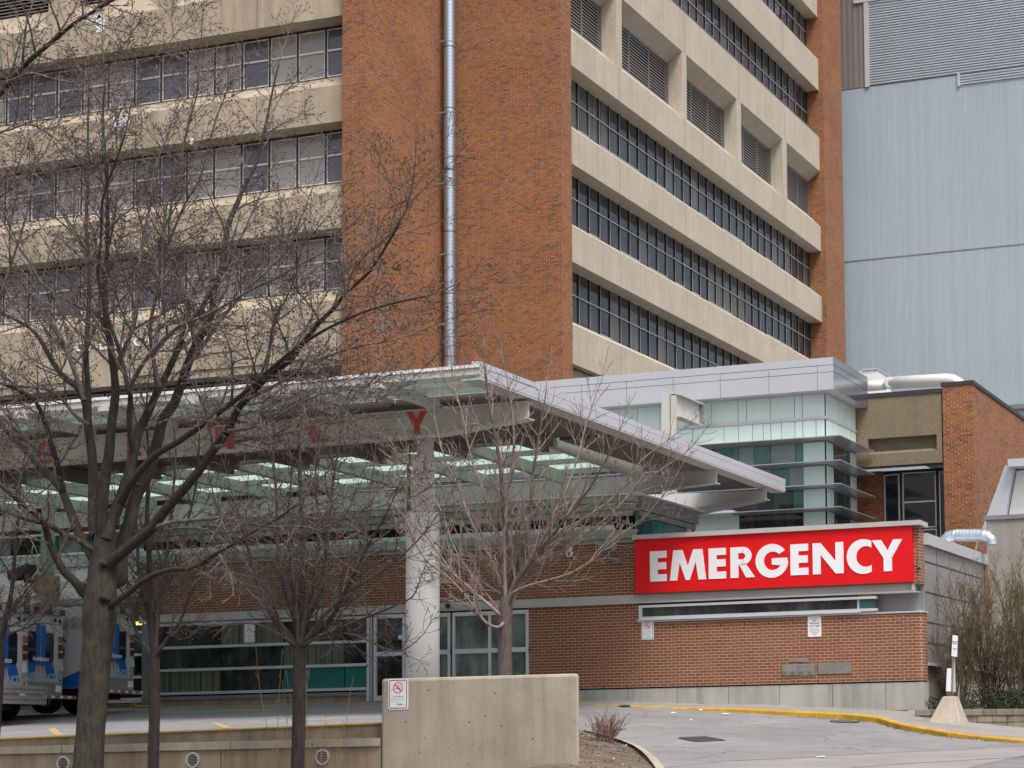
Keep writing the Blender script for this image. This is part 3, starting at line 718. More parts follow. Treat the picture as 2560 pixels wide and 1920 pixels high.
# ---------------------------------------------------------------- glass pavilion
gp = empty('glass_pavilion', (-20, 50, 2), 'pale green glass pavilion with a silver fascia and thin metal sunshades', 'building')
PY0 = 50.5; PXR = -16.84; FX = -16.43; FY = 50.0; FZ0, FZ1 = 11.43, 12.36
PL = -33.0
mb = MB(); mb.box(PL, FX, FY, 53.3, FZ0, FZ0 + 0.5); mb.box(PL, FX, FY, 53.3, FZ0 + 0.515, FZ0 + 0.70); mb.box(PL, FX + 0.0, FY, 53.3, FZ0 + 0.715, FZ1)
mb.build('fascia', M_alu, gp)
mb = MB(); mb.box(PL + 0.1, FX - 0.015, FY + 0.015, 53.2, FZ0 + 0.45, FZ1 - 0.05); mb.build('fascia_joint', M_coping, gp)
mb = MB(); mb.box(FX + .0005, FX + .006, FY + .004, 53.29, FZ0, FZ0 + .5); mb.box(FX + .0005, FX + .006, FY + .004, 53.29, FZ0 + .515, FZ0 + .70); mb.box(FX + .0005, FX + .006, FY + .004, 53.29, FZ0 + .715, FZ1); mb.build('fascia_side', M_polish, gp)  # thin darker metal skin stands in for the darker reflection on this face
mb = MB()
xx = [ony(p, 960, FY).x for p in (1566.5, 1683, 1801, 1922.5, 2043.7)]
dx_ = xx[-1] - xx[-2]
while xx[0] > PL + 1: xx.insert(0, xx[0] - dx_)
for x in xx: mb.box(x - 0.008, x + 0.008, FY - 0.004, FY + 0.01, FZ0, FZ0 + 0.70)
for y in (51.6, 52.7): mb.box(FX - 0.01, FX + 0.004, y - 0.006, y + 0.006, FZ0, FZ1)
mb.build('seam', M_framed, gp)
mb = MB(); mb.box(PL, PXR, PY0 - 0.02, 53.28, 2, FZ0 - 0.002); mb.build('core', M_dark, gp)
def zpix(px, py): return ony(px, py, PY0).z
zt = 11.36
rows = {}
def pz(zy, zx=1700): return ony(1500 + zx / 3.16, 850 + zy / 3.16, PY0).z   # from the enlarged view
def pxw(zx, zy): return ony(1500 + zx / 3.16, 850 + zy / 3.16, PY0).x
r1 = (pz(607), pz(432)); r2 = (pz(775), pz(633)); rA = (pz(970), pz(812)); rB = (pz(1155), pz(1000)); rC = (pz(1335), pz(1180)); rD = (pz(1500), pz(1360))
def panes(zr, seams, y0, kinds, thick=()):
    zs = zr
    for i, (a, b) in enumerate(zip(seams, seams[1:])):
        mb = MB(); mb.box(a + 0.008, b - 0.008, y0, y0 + 0.03, zs[0], zs[1])
        nm = 'glass_panel' if kinds[i] == 'p' else 'window_pane'
        mb.build(nm, {'p': M_pale, 't': M_tealg, 'g': M_greyg, 'k': M_store, 'd': M_glassD, 'b': M_tealb}[kinds[i]], gp)
yf = PY0 - 0.06
s1 = [PL + 0.1, -30, -27, -25.4, -24.2] + [pxw(x, 550) for x in (300, 480, 808, 885, 1097, 1162, 1350, 1542, 1603, 1780)]
panes(r1, s1, yf, 'p' * 14)
s2 = [PL + 0.1, -30, -28, -26, -24.2] + [pxw(x, 700) for x in (400, 738, 985, 1100, 1210, 1295, 1355, 1440, 1545, 1607, 1712, 1780)]
panes(r2, s2, yf, 'p' * 16)
sA = [PL + 0.1, -30, -28.2, -26.5, -24.6, -23.0] + [pxw(x, 900) for x in (700, 915, 1000, 1100, 1222, 1355, 1548, 1610, 1782)]
panes(rA, sA, yf, 'tkgtkkkttgtgtp')
sB = [PL + 0.1, -30, -28.2, -26.5, -24.6, -23.0] + [pxw(x, 1080) for x in (720, 1110, 1355, 1497, 1612, 1784)]
panes(rB, sB, yf, 'ktgtkkkgtgp')
sC = [PL + 0.1, -30, -28.2, -26.5, -24.6, -23.0] + [pxw(x, 1260) for x in (720, 1110, 1255, 1370, 1530, 1612, 1786)]
panes(rC, sC, yf, 'tgtkkkkkdktp')
sD = [PL + 0.1, -30, -28.2, -26.5, -24.6, -23.0] + [pxw(x, 1430) for x in (750, 1106, 1230, 1360, 1470, 1612, 1788)]
panes(rD, sD, yf, 'kkkkkkpkdkkp')
mb = MB(); mb.box(-30, pxw(1106, 1400), yf - 0.5, PY0, rD[1] + 0.0, rD[1] + 0.13); mb.build('ledge', M_alu, gp)
# side of the pavilion (faces +X)
sy = [yf + 0.035, 50.68, 51.0, 51.55, 51.7, 52.05, 52.4, 52.75, 53.25]
for zr in (r1, r2):
    for a, b in zip(sy, sy[1:]):
        mb = MB(); mb.box(PXR, PXR + 0.03, a + 0.012, b - 0.012, zr[0], zr[1]); mb.build('glass_panel', M_pale, gp)
for zr in (rA, rB, rC, rD):
    for a, b, m in ((yf + 0.035, 51.05, M_pale), (51.1, 51.5, M_store), (51.52, 51.9, M_store), (51.92, 52.3, M_tealb), (52.32, 52.62, M_store), (52.68, 53.25, M_pale)):
        mb = MB(); mb.box(PXR, PXR + 0.03, a + 0.006, b - 0.006, zr[0], zr[1]); mb.build('glass_panel' if m is M_pale else 'window_pane', m, gp)
# rails between rows and thin sunshades wrapping the corner
mb = MB(); mb.box(PL, PXR + 0.05, yf - 0.03, 53.27, r2[1] + 0.004, r1[0] - 0.004); mb.box(PL, PXR + 0.05, yf - 0.03, 53.27, r1[1] + 0.004, FZ0 - 0.004); mb.build('rail', M_alu, gp)
for za, zb in ((rA[1], r2[0]), (rB[1], rA[0]), (rC[1], rB[0]), (rD[1], rC[0])):
    zc = (za + zb) / 2
    mb = MB(); mb.box(PL, PXR + 0.04, yf - 0.02, 53.27, za + 0.004, zb - 0.004); mb.build('rail', M_framed, gp)
    mb = MB()
    e = 0.62
    mb.prism([(PL, yf - e * 0.9), (PXR + e, yf - e * 0.9), (PXR + e, 53.2), (PXR + 0.041, 53.2), (PXR + 0.041, yf - 0.021), (PL, yf - 0.021)], 2, zc - 0.012, zc + 0.012)
    mb.build('sunshade', M_aluside, gp)
mb = MB(); mb.box(PL, FX - 0.5, FY + 0.4, 53.2, FZ1 - 0.2, FZ1 - 0.02); mb.build('roof', M_roof, gp)
# steel gantry bracket standing on the low roof
gb = empty('roof_gantry', (-20.4, 48.3, 6.2), 'pale steel post and cantilever bracket with two oval holes in front of the glass pavilion', 'bracket')
GYP = 48.2
a, b = ony(1653, 983, GYP), ony(1690, 983, GYP)
mb = MB(); mb.box(a.x, b.x - .20, GYP, GYP + .03, 6.2, a.z + .02); mb.box(b.x - .17, b.x, GYP, GYP + .03, 6.2, a.z + .02); mb.box((a.x + b.x) / 2 - .02, (a.x + b.x) / 2 + .02, GYP + .03, GYP + .3, 6.2, a.z); mb.build('post', M_beam, gb)
zT = onx(1677, 988, b.x); yE_ = onx(1748, 1011, b.x).y; zB_ = onx(1748, 1063, b.x).z; zT1 = onx(1748, 1012, b.x).z
mb = MB(); mb.box(b.x - .03, b.x, GYP + .03, yE_, zB_, zT1); mb.box(b.x - .16, b.x + .13, GYP, yE_, zT1 + .001, zT1 + .03); mb.box(b.x - .16, b.x + .13, GYP + .03, yE_, zB_ - .03, zB_ - .001); mb.build('bracket', M_beam, gb)
mb = MB()
for t_ in (.38, .72):
    cy = lerp(GYP, yE_, t_); cz = (zT1 + zB_) / 2 + .03; mb.prism([(cy + .19 * math.cos(q * math.pi / 8), cz + .075 * math.sin(q * math.pi / 8)) for q in range(16)], 0, b.x + .001, b.x + .006)
mb.build('slot', M_alu, gb)
mb = MB(); mb.box(b.x - .16, b.x + .13, yE_ + .001, yE_ + .03, zB_ - .03, zT1 + .03); mb.build('end_plate', M_framed, gb)
# ---------------------------------------------------------------- letter shapes (unit height)
def ring(cx, cy, ro, ix, iy, ri, a0, a1, b0=None, b1=None, n=26):
    b0 = a0 if b0 is None else b0; b1 = a1 if b1 is None else b1
    out = []
    P_ = lambda c, d, r, a: (c + r * math.cos(R(a)), d + r * math.sin(R(a)))
    for i in range(n):
        s, e = i / n, (i + 1) / n
        out.append([P_(cx, cy, ro, lerp(a0, a1, s)), P_(cx, cy, ro, lerp(a0, a1, e)), P_(ix, iy, ri, lerp(b0, b1, e)), P_(ix, iy, ri, lerp(b0, b1, s))])
    return out
rect = lambda a, b, c, d: [(a, c), (b, c), (b, d), (a, d)]
GL = {
 'E': (0.555, [rect(0, .255, 0, 1), rect(.255, .555, .77, 1), rect(.255, .54, .39, .63), rect(.255, .555, 0, .23)]),
 'M': (1.21, [[(0, 0), (.245, 0), (.33, .60), (.43, 1), (.125, 1)], [(.33, .60), (.535, 0), (.665, 0), (.87, .60), (.79, 1), (.605, .46), (.43, 1)], [(.87, .60), (.96, 0), (1.21, 0), (1.095, 1), (.79, 1)]]),
 'R': (0.82, [rect(0, .265, 0, 1), rect(.265, .42, .80, 1), rect(.265, .42, .42, .60)] + ring(.42, .71, .29, .40, .70, .10, 90, -90, n=18) + [[(.30, .42), (.52, .0), (.82, .0), (.50, .46)]]),
 'G': (1.06, ring(.545, .5, .55, .575, .5, .30, 37, 352, 44, 330) + [[(.54, .38), (.54, .585), (1.055, .585), (1.09, .42), (.83, .345)]]),
 'N': (1.03, [rect(0, .265, 0, 1), rect(.765, 1.03, 0, 1), [(.265, 1), (.265, .62), (.765, 0), (.765, .40)]]),
 'C': (0.82, ring(.555, .5, .555, .645, .5, .33, 61, 299, 57, 303)),
 'Y': (1.03, [rect(.39, .67, 0, .42), [(.39, .42), (.67, .42), (1.03, 1), (.72, 1), (.53, .66), (.31, 1), (0, 1)]]),
}
def glyph(ch, x0, x1, z0, z1, y, th, mat, parent, name='letter', shear=0):
    wd, polys = GL[ch]; mb = MB(); sx = (x1 - x0) / wd; sz = z1 - z0
    for p in polys: mb.prism([(x0 + a * sx, z0 + b * sz) for a, b in p], 1, y - th, y)
    return mb.build(name, mat, parent)
# ---------------------------------------------------------------- emergency wing
YE = 42.8
ew = empty('emergency_wing', (-20, 43, 2.5), 'low red brick hospital wing with a storefront, ribbon window and concrete base', 'building')
zE = lambda px, py: ony(px, py, YE).z
xE = lambda px, py=1600: ony(px, py, YE).x
XR = -11.92
# concrete plinth panels
edges = [-22.42] + [xE(p, 1730) for p in (1569, 1692, 1820, 1948, 2080.5, 2213.7)] + [-11.93]
for a, b in zip(edges, edges[1:]):
    mb = MB(); mb.box(a + 0.008, b - 0.008, YE + 0.02, YE + 0.5, 2.14, 2.80); mb.build('plinth_panel', M_plinth, ew)
mb = MB(); mb.box(-22.4, -11.98, YE + 0.05, YE + 0.5, 1.6, 2.139); mb.box(-22.4, -12.0, YE + 0.06, YE + 0.45, 2.14, 2.81); mb.build('plinth_base', M_plinth, ew)
mb = MB(); mb.box(-12.32, -12.02, YE + 0.0, YE + 0.049, 1.75, 2.13); mb.build('vent_cover', M_alu, ew)
mb = MB(); mb.box(-22.42, -11.95, YE + 0.03, YE + 0.4, 2.80, 2.835); mb.build('drip_gap', M_dark, ew)
# lower brick wall with rounded right corner
def outline(x0, x1, y0, y1, r=0.14, n=6):
    return [(x0, y0), (x1 - r, y0)] + [(x1 - r + r * math.sin(R(90) * i / n), y0 + r - r * math.cos(R(90) * i / n)) for i in range(1, n + 1)] + [(x1, y1), (x0, y1)]
mb = MB(); mb.prism(outline(-22.42, XR, YE, YE + 0.4), 2, 2.835, 4.46); mb.box(-22.42, -19.33, YE, YE + 0.4, 4.46, 4.97)
mb.build('brick_wall', M_brickE, ew)
mb = MB(); mb.prism(outline(-19.34, XR + 0.025, YE - 0.03, YE + 0.45), 2, 4.462, 4.50); mb.build('coping', M_alu, ew)
# weep slots
mb = MB()
for i in range(17):
    x = -22.2 + i * 0.636
    if x < -12.2: mb.box(x - 0.008, x + 0.008, YE - 0.002, YE + 0.01, 2.84, 2.90)
    if x < -19.4: mb.box(x - 0.008, x + 0.008, YE - 0.002, YE + 0.01, 4.82, 4.88)
    elif x < -12.2: mb.box(x - 0.008, x + 0.008, YE - 0.002, YE + 0.01, 4.30, 4.36)
mb.build('weep_hole', M_dark, ew)
# ribbon window
xa, xb = -19.30, -13.05
f = MB(); f.box(xa, xb, YE - 0.06, YE + 0.1, 4.53, 4.60); f.box(xa, xb, YE - 0.06, YE + 0.1, 4.83, 4.89); f.box(xa, xa + 0.09, YE - 0.058, YE + 0.1, 4.60, 4.83)
f.box(xb - 0.5, xb - 0.44, YE + 0.0, YE + 0.1, 4.60, 4.83); f.box(xa - 0.05, xb - 0.4, YE - 0.09, YE - 0.01, 4.505, 4.528)
rw = f.build('ribbon_window', M_frame, ew)
for a, b in ((xa + 0.09, -17.43), (-17.42, -15.56), (-15.55, -13.55), (-13.49, -13.1)):
    mb = MB(); mb.box(a, b, YE - 0.02, YE, 4.60, 4.83); mb.build('window_pane', M_store if a < -14 else M_tealb, rw)
mb = MB(); mb.box(-13.2, -12.05, YE + 0.35, YE + 0.37, 4.3, 5.0); mb.box(-13.05, -13.0, YE + 0.34, YE + 0.35, 4.4, 5.0); mb.build('recess_panel', M_grey, ew)
# channel beam and lintel
mb = MB(); mb.box(-34.46, -12.12, YE - 0.07, YE + 0.2, 4.97, 4.99); mb.box(-34.46, -12.12, YE - 0.02, YE + 0.2, 4.99, 5.165); mb.box(-34.46, -12.0, YE - 0.07, YE + 0.2, 4.945, 4.969); mb.box(-12.16, -12.11, YE - 0.08, YE + 0.2, 4.99, 5.165)
mb.build('lintel_beam', M_steel, ew)
# upper brick
mb = MB(); mb.box(-34.46, -11.96, YE, YE + 0.4, 5.166, 6.50); mb.build('brick_wall', M_brickE, ew)
mb = MB()
mb.box(-34.5, -19.42, YE - 0.04, YE + 0.45, 6.502, 6.55); mb.box(-34.5, -19.42, YE - 0.01, YE + 0.4, 6.55, 6.62); mb.box(-34.5, -19.42, YE - 0.08, YE + 0.4, 6.62, 6.66); mb.box(-34.5, -19.42, YE - 0.02, YE + 0.4, 6.66, 6.84)
mb.build('sill_band', M_green, ew)
mb = MB(); mb.box(-19.40, -11.88, YE - 0.22, YE + 0.5, 6.545, 6.66); mb.build('parapet_cap', M_steel, ew)
mb = MB(); mb.box(-34.4, -12.0, 43.3, 50, 6.0, 6.2); mb.build('roof', M_roof, ew)
# clerestory
mb = MB(); mb.box(-34.4, -19.46, YE + 0.10, 46.6, 6.2, 7.5); mb.build('clerestory_core', M_dark, ew)
x = -34.4
while x < -19.6:
    x2 = min(x + 1.2, -19.47); mb = MB(); mb.box(x + 0.02, x2 - 0.02, YE + 0.05, YE + 0.09, 6.84, 7.19); mb.build('clerestory_pane', M_glassD, ew); x = x2
mb = MB(); mb.box(-34.4, -20, YE + 0.02, YE + 0.048, 6.84, 6.97); mb.build('pale_strip', M_pale, ew)  # pale strip put in for the bright reflection along the pane bottoms
mb = MB(); mb.box(-34.5, -19.5, YE - 0.05, YE + 0.2, 7.19, 7.33); mb.box(-34.5, -19.45, YE - 0.10, YE + 0.2, 7.345, 7.52); mb.box(-34.5, -19.4, YE - 0.2, YE + 0.2, 7.53, 7.70)
mb.build('clerestory_fascia', M_green, ew)
mb = MB(); mb.box(-20, -19.36, YE + 0.201, 46.7, 7.19, 7.33); mb.box(-20, -19.30, YE + 0.201, 46.75, 7.345, 7.70); mb.build('clerestory_fascia', M_framed, ew)  # side bands coloured darker grey to stand in for shade under the canopy
mb = MB(); mb.box(-34.5, -19.17, YE - 0.24, 46.85, 7.702, 7.73); mb.build('roof_edge', M_white, ew)
ysd = [42.95, 43.35, 43.85, 44.6, 45.5, 46.1]
for a, b, m in zip(ysd, ysd[1:], (M_tealb, M_greyg, M_tealg, M_tealb, M_tealb)):
    mb = MB(); mb.box(-19.45, -19.42, a + 0.012, b - 0.012, 6.3, 7.18); mb.build('side_pane', M_tealb if m is not M_tealg else M_teal, ew)
mb = MB(); mb.box(-19.47, -19.38, 46.12, 46.45, 6.2, 7.18); mb.build('corner_trim', M_steel, ew)
# storefront, left of the column
def bars(x0, x1, zs, y, th=0.06, mat=M_frame, name='frame', par=None, posts=()):
    mb = MB()
    for z in zs: mb.box(x0, x1, y - 0.05, y + 0.03, z - th / 2, z + th / 2)
    for a in posts: mb.box(a - th / 2, a + th / 2, y - 0.045, y + 0.03, min(zs), max(zs))
    return mb.build(name, mat, par or ew)
YS2 = YE + 0.05
zt_, z2_, z3_, zb_ = 4.88, 4.24, 3.62, 2.98
sx_ = [xE(377, 1640), xE(549, 1640), xE(705.7, 1640), xE(859, 1640), xE(917, 1640)]
sf = bars(sx_[0], sx_[-1], (zt_, z2_, z3_, zb_), YS2, 0.075, name='storefront')
for j, (za, zb) in enumerate(((zb_, z3_), (z3_, z2_), (z2_, zt_))):
    for i, (a, b) in enumerate(zip(sx_, sx_[1:])):
        m = M_store if (i + j) % 3 else M_store2
        if j == 0 and i >= 2: m = M_teal
        mb = MB(); mb.box(a + 0.015, b - 0.015, YS2, YS2 + 0.02, za + 0.035, zb - 0.035); mb.build('window_pane', m, sf)
mb = MB(); mb.box(sx_[0] - 0.1, sx_[-1] + 0.05, YS2 - 0.03, YS2 + 0.3, 2.80, 2.90); mb.build('sill', M_framed, sf)
mb = MB(); mb.box(sx_[0] - 0.1, sx_[-1] + 0.03, YS2 + 0.02, YS2 + 0.3, 2.4, 2.799); mb.build('base_wall', M_wall2, ew)
mb = MB(); mb.box(-34.46, -22.42, YS2 + 0.05, YS2 + 0.4, 2.4, 4.94); mb.build('interior_dark', M_dark, ew)
xd = xE(921, 1640)
mb = MB(); mb.box(xd - 0.03, xd + 0.05, YE - 0.04, YE + 0.1, 2.6, 4.93); mb.box(xd + 0.08, xd + 0.11, YE - 0.02, YE + 0.1, 2.6, 4.93); mb.box(xd + 0.15, xd + 0.19, YE + 0.0, YE + 0.1, 2.6, 4.93); mb.build('post', M_frame, ew)
# sliding doors
def door(x0, x1, z1, z0, y, kinds, splits, name='sliding_door', mid=3.88):
    f = MB(); th = 0.075
    f.box(x0, x1, y - 0.05, y + 0.04, z1 - 0.10, z1); f.box(x0, x1, y - 0.05, y + 0.04, z0, z0 + 0.16); f.box(x0, x1, y - 0.045, y + 0.04, mid - 0.06, mid + 0.06)
    xs = [x0] + list(splits) + [x1]
    for i, x in enumerate(xs):
        a = x if i == 0 else x - th / 2; b = x + th if i == 0 else (x if i == len(xs) - 1 else x + th / 2)
        if i == len(xs) - 1: a = x - th
        f.box(a, b, y - 0.048, y + 0.04, z0 + 0.16, z1 - 0.10)
    d = f.build(name, M_frame, ew)
    for i, (a, b) in enumerate(zip(xs, xs[1:])):
        mb = MB(); mb.box(a + 0.02, b - 0.02, y, y + 0.02, z0 + 0.1, z1 - 0.05); mb.build('door_glass', kinds[i], d)
    return d
d1 = door(xE(937, 1640), xE(1014, 1640), 4.92, 2.62, YE, [M_store], [])
d2 = door(xE(1060, 1640), xE(1127.5, 1640), 4.90, 2.60, YE, [M_doorg], [])
d3 = door(xE(1133, 1640), xE(1323, 1640), 4.90, 2.60, YE, [M_doorg, M_doorg, M_doorg], [xE(1226, 1640), xE(1262, 1640)])
mb = MB(); a, b = xE(1245, 1570), xE(1255, 1570); mb.box(a, b, YE - 0.03, YE - 0.005, zE(1250, 1578), zE(1250, 1560)); mb.build('blue_notice', M_bluink, d3)
a, b = xE(997, 1590), xE(1008, 1590)
mb = MB(); mb.box(a, b, YE - 0.03, YE - 0.005, zE(1000, 1586), zE(1000, 1572)); mb.build('blue_notice', M_bluink, d1)
mb = MB(); mb.box(a, b, YE - 0.03, YE - 0.005, zE(1000, 1598), zE(1000, 1588)); mb.build('white_notice', M_paper, d1)
mb = MB(); mb.box(xE(1014, 1640), xE(1060, 1640), YE + 0.0, YE + 0.05, 2.6, 4.93); mb.build('panel', M_frame, ew)
# storefront going on to the left, behind the ambulances
bars(-44, sx_[0] - 0.12, [zE(350, y) + 0.02 for y in (1581, 1638, 1694, 1749)] + [2.80], YE + 0.12, 0.07, M_white, 'storefront', posts=(-36.4, -39, -41.5))
mb = MB(); mb.box(-50, -34.46, YE + 0.16, YE + 0.2, 2.4, 5.3); mb.build('window_backing', M_store, ew)
mb = MB(); mb.box(-50, -34.46, YE + 0.13, YE + 0.3, 2.4, 2.75); mb.build('base_wall', M_wall2, ew)
mb = MB(); mb.box(sx_[0] - 0.30, sx_[0] + 0.02, YE + 0.0, YE + 0.3, 2.4, 4.93); mb.build('column_cover', M_framed, ew)
mb = MB(); mb.box(-34.75, -34.36, YE + 0.1, YE + 0.15, 4.92, 5.02); mb.build('lit_lamp', M_lit, ew)
YB = 43.6
zB = lambda py, px=150: ony(px, py, YB).z
mb = MB(); mb.box(-50, -34.46, YB, YB + 0.3, zB(1498), zB(1421)); mb.build('white_panel', M_signw, ew)
mb = MB(); mb.box(-50, -34.46, YB - 0.08, YB + 0.3, zB(1420), zB(1402)); mb.build('parapet_cap', M_alu, ew)
mb = MB(); mb.box(-50, -34.46, YB + 0.1, YB + 0.3, zB(1401), zB(1388)); mb.build('pale_strip', M_pale, ew)
mb = MB(); mb.box(-50, -34.46, YB + 0.02, YB + 0.3, zB(1388) + 0.002, zB(1383)); mb.box(-50, -34.46, YB - 0.02, YB + 0.1, zB(1338), zB(1333)); mb.build('window_rail', M_white, ew)
mb = MB(); mb.box(-50, -34.46, YB - 0.05, YB + 0.3, zB(1515), zB(1499)); mb.build('base_band', M_green, ew)
mb = MB(); mb.box(-50, -34.46, YB - 0.3, YB + 0.2, 5.3, zB(1516)); mb.build('soffit', M_soffit, ew)
x = -50; i = 0
for wdt in [1.2, .6, .9, 1.3, .7, .5, 1.1, .8, .6, 1.2, .5, .9, 1.0, .7, .8, .9, .6, .4, 1.1]:
    if x + wdt > -34.5: wdt = -34.5 - x
    if wdt <= 0.1: break
    mb = MB(); mb.box(x + 0.015, x + wdt - 0.015, YB + 0.06, YB + 0.08, zB(1383) + 0.01, zB(1338)); mb.build('window_pane', [M_tealg, M_greyg, M_store, M_tealg, M_greyg][i % 5], ew); x += wdt; i += 1
mb = MB()
for x in (-47.3, -45.2, -43.1, -41.0, -38.9, -36.8): mb.box(x - 0.01, x + 0.01, YB - 0.006, YB + 0.01, zB(1497), zB(1422))
mb.box(-50, -34.46, YB - 0.005, YB + 0.01, zB(1462), zB(1461)); mb.build('joint', M_framed, ew)
mb = MB(); mb.box(-50, -34.46, YB + 0.2, YB + 3, 4.5, 7.9); mb.build('core', M_dark, ew)
# ---------------------------------------------------------------- big red sign
es = empty('emergency_sign', (-15.7, 42.7, 5.2), 'long bright red sign reading EMERGENCY in white capitals', 'sign')
SX0, SX1, SZ0, SZ1 = -19.345, -12.10, 5.19, 6.54
mb = MB(); mb.box(SX0, SX1, YE - 0.16, YE - 0.002, SZ0, SZ1); mb.build('panel', M_red, es)
mb = MB(); mb.box(SX0 - 0.0, SX1, YE - 0.15, YE - 0.01, SZ0 - 0.02, SZ0 - 0.002); mb.build('bottom_trim', M_rust, es)
LX = [(190, 311), (333, 597), (617, 743), (775, 953), (959, 1189), (1212, 1342), (1374, 1598), (1622, 1801), (1806, 2028)]
sy_ = YE - 0.16
zl0 = (ony(1560 + 192 / 2.91, 1280 + 507 / 2.91, sy_).z + ony(1560 + 1920 / 2.91, 1280 + 431 / 2.91, sy_).z) / 2
zl1 = (ony(1560 + 192 / 2.91, 1280 + 290 / 2.91, sy_).z + ony(1560 + 2000 / 2.91, 1280 + 195 / 2.91, sy_).z) / 2
for ch, (a, b) in zip('EMERGENCY', LX):
    zz = 1280 + 380 / 2.91
    glyph(ch, ony(1560 + a / 2.91, zz, sy_).x, ony(1560 + b / 2.91, zz, sy_).x, zl0, zl1, sy_ - 0.001, 0.012, M_signw, es)
# ---------------------------------------------------------------- entrance canopy
def glassmat(name, col, k=0.8):
    m = bpy.data.materials.new(name); m.use_nodes = True; t = m.node_tree; p = t.nodes['Principled BSDF']
    p.inputs['Base Color'].default_value = (*[c * .5 for c in col], 1); p.inputs['Roughness'].default_value = .15
    tr = t.nodes.new('ShaderNodeBsdfTranslucent'); tr.inputs[0].default_value = (*col, 1)
    mx = t.nodes.new('ShaderNodeMixShader'); mx.inputs[0].default_value = k
    t.links.new(p.outputs[0], mx.inputs[1]); t.links.new(tr.outputs[0], mx.inputs[2]); t.links.new(mx.outputs[0], t.nodes['Material Output'].inputs[0]); return m
M_cang = glassmat('canopy_green_glass', (0.42, 0.49, 0.455), 0.7)
M_skyl = glassmat('skylight_glass', (0.62, 0.70, 0.68), 0.9)
ca = empty('entrance_canopy', (-20, 33.2, 2.2), 'large pale steel and glass canopy with red letters, over the entrance drive', 'canopy')
CX = -17.22; XLF = -60
def box(name, mat, *b, par=None):
    mb = MB(); mb.box(*b); return mb.build(name, mat, par or ca)
# front glass strip and its framing
box('roof_glass', M_cang, XLF, CX - 0.02, 31.0, 33.2, 8.62, 8.645)
mb = MB(); mb.box(XLF, CX, 30.97, 31.02, 8.50, 8.625); mb.build('eave_face', M_beam, ca)
mb = MB(); mb.box(XLF, CX, 30.94, 31.03, 8.63, 8.69); mb.box(XLF, CX - 0.15, 31.6, 31.68, 8.54, 8.615); mb.box(XLF, CX - 0.15, 32.3, 32.38, 8.54, 8.615); mb.build('eave_trim', M_white, ca)
xr = [-19.42 - 2.13 * i for i in range(0, 14)]
for i, x in enumerate(xr):
    mb = MB(); mb.prism([(30.85, 8.38), (30.85, 8.53), (33.1, 8.50), (33.1, 8.31)], 0, x - 0.10, x + 0.10); mb.build('rafter', M_beam, ca)
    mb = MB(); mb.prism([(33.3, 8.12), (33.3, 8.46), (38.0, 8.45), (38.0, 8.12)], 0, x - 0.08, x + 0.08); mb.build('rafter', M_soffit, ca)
    mb = MB(); mb.prism([(38.15, 8.27), (38.15, 8.50), (43.2, 8.46), (43.2, 8.14)], 0, x - 0.09, x + 0.09); mb.build('rafter', M_green, ca)
    if x < -19.5:
        xm = x + 1.065; mb = MB(); mb.box(xm - 0.03, xm + 0.03, 31.02, 33.3, 8.53, 8.61); mb.build('glazing_bar', M_beam, ca)
# opaque deck
box('roof_deck', M_soffit, XLF, CX - 0.12, 33.25, 38.2, 8.47, 8.62)
box('roof_deck', M_soffit, -19.2, CX - 0.12, 38.2, 47.95, 8.42, 8.58)
# skylight zone
box('skylight_glass', M_skyl, XLF, -19.3, 38.25, 43.3, 8.53, 8.55)
mb = MB()
for y in (38.25, 39.85, 41.45, 43.05): mb.box(XLF, -19.3, y, y + 0.10, 8.40, 8.52)
for x in [-20.4 - 2.13 * i for i in range(13)]: pass
mb.build('purlin', M_green, ca)
# right-hand silver edge
mb = MB()
mb.prism([(31.0, 8.44), (31.0, 8.62), (48.0, 8.50), (48.0, 8.30)], 0, CX - 0.11, CX)
mb.build('edge_beam', M_alu, ca)
mb = MB(); mb.prism([(31.0, 8.645), (31.0, 8.76), (48.12, 8.64), (48.12, 8.525)], 0, CX - 0.2, CX - 0.035); mb.build('gutter', M_alu, ca)
mb = MB(); mb.prism([(30.99, 8.40), (30.99, 8.435), (48.0, 8.295), (48.0, 8.26)], 0, CX - 0.42, CX - 0.005); mb.build('edge_soffit', M_steel, ca)
# letter beam
mb = MB()
yb0, yb1 = 33.1, 33.14
mb.prism([(XLF, 7.80), (-19.3, 7.80), (-17.32, 8.0), (-17.32, 8.31), (XLF, 8.31)], 1, yb0, yb1)
mb.build('letter_beam', M_beam, ca)
mb = MB(); mb.box(XLF, -17.32, 33.0, 33.3, 8.312, 8.335); mb.prism([(XLF, 7.775), (-19.3, 7.775), (-17.3, 7.975), (-17.3, 7.999), (-19.3, 7.799), (XLF, 7.799)], 1, 32.98, 33.32); mb.build('beam_flange', M_beam, ca)
# further cross beams with tapered ends
for y, xl in ((43.3, XLF), (46.9, -21.5)):
    mb = MB(); mb.prism([(xl, 7.84), (-19.6, 7.80), (-17.38, 7.96), (-17.38, 8.27), (xl, 8.32)], 1, y, y + 0.05)
    if y > 45: mb = MB(); mb.prism([(xl, 7.45), (-20.6, 7.45), (-17.38, 7.90), (-17.38, 8.20), (xl, 8.28)], 1, y, y + 0.05)
    mb.build('cross_beam', M_steel if y > 45 or True else M_green, ca)
    mb = MB(); mb.prism([(-20.0, 7.78), (-17.34, 7.935), (-17.34, 7.955), (-20.0, 7.80)], 1, y - 0.12, y + 0.17); mb.build('beam_flange', M_steel, ca)
for ch, xc in zip('YCNEGREME', [-19.87 - 2.32 * i for i in range(9)]):
    wd = 0.47 if ch != 'E' else 0.36
    if ch == 'M': wd = 0.55
    glyph(ch, xc - wd / 2, xc + wd / 2, 7.79, 8.31, yb0 - 0.004, 0.02, M_redlet, ca)
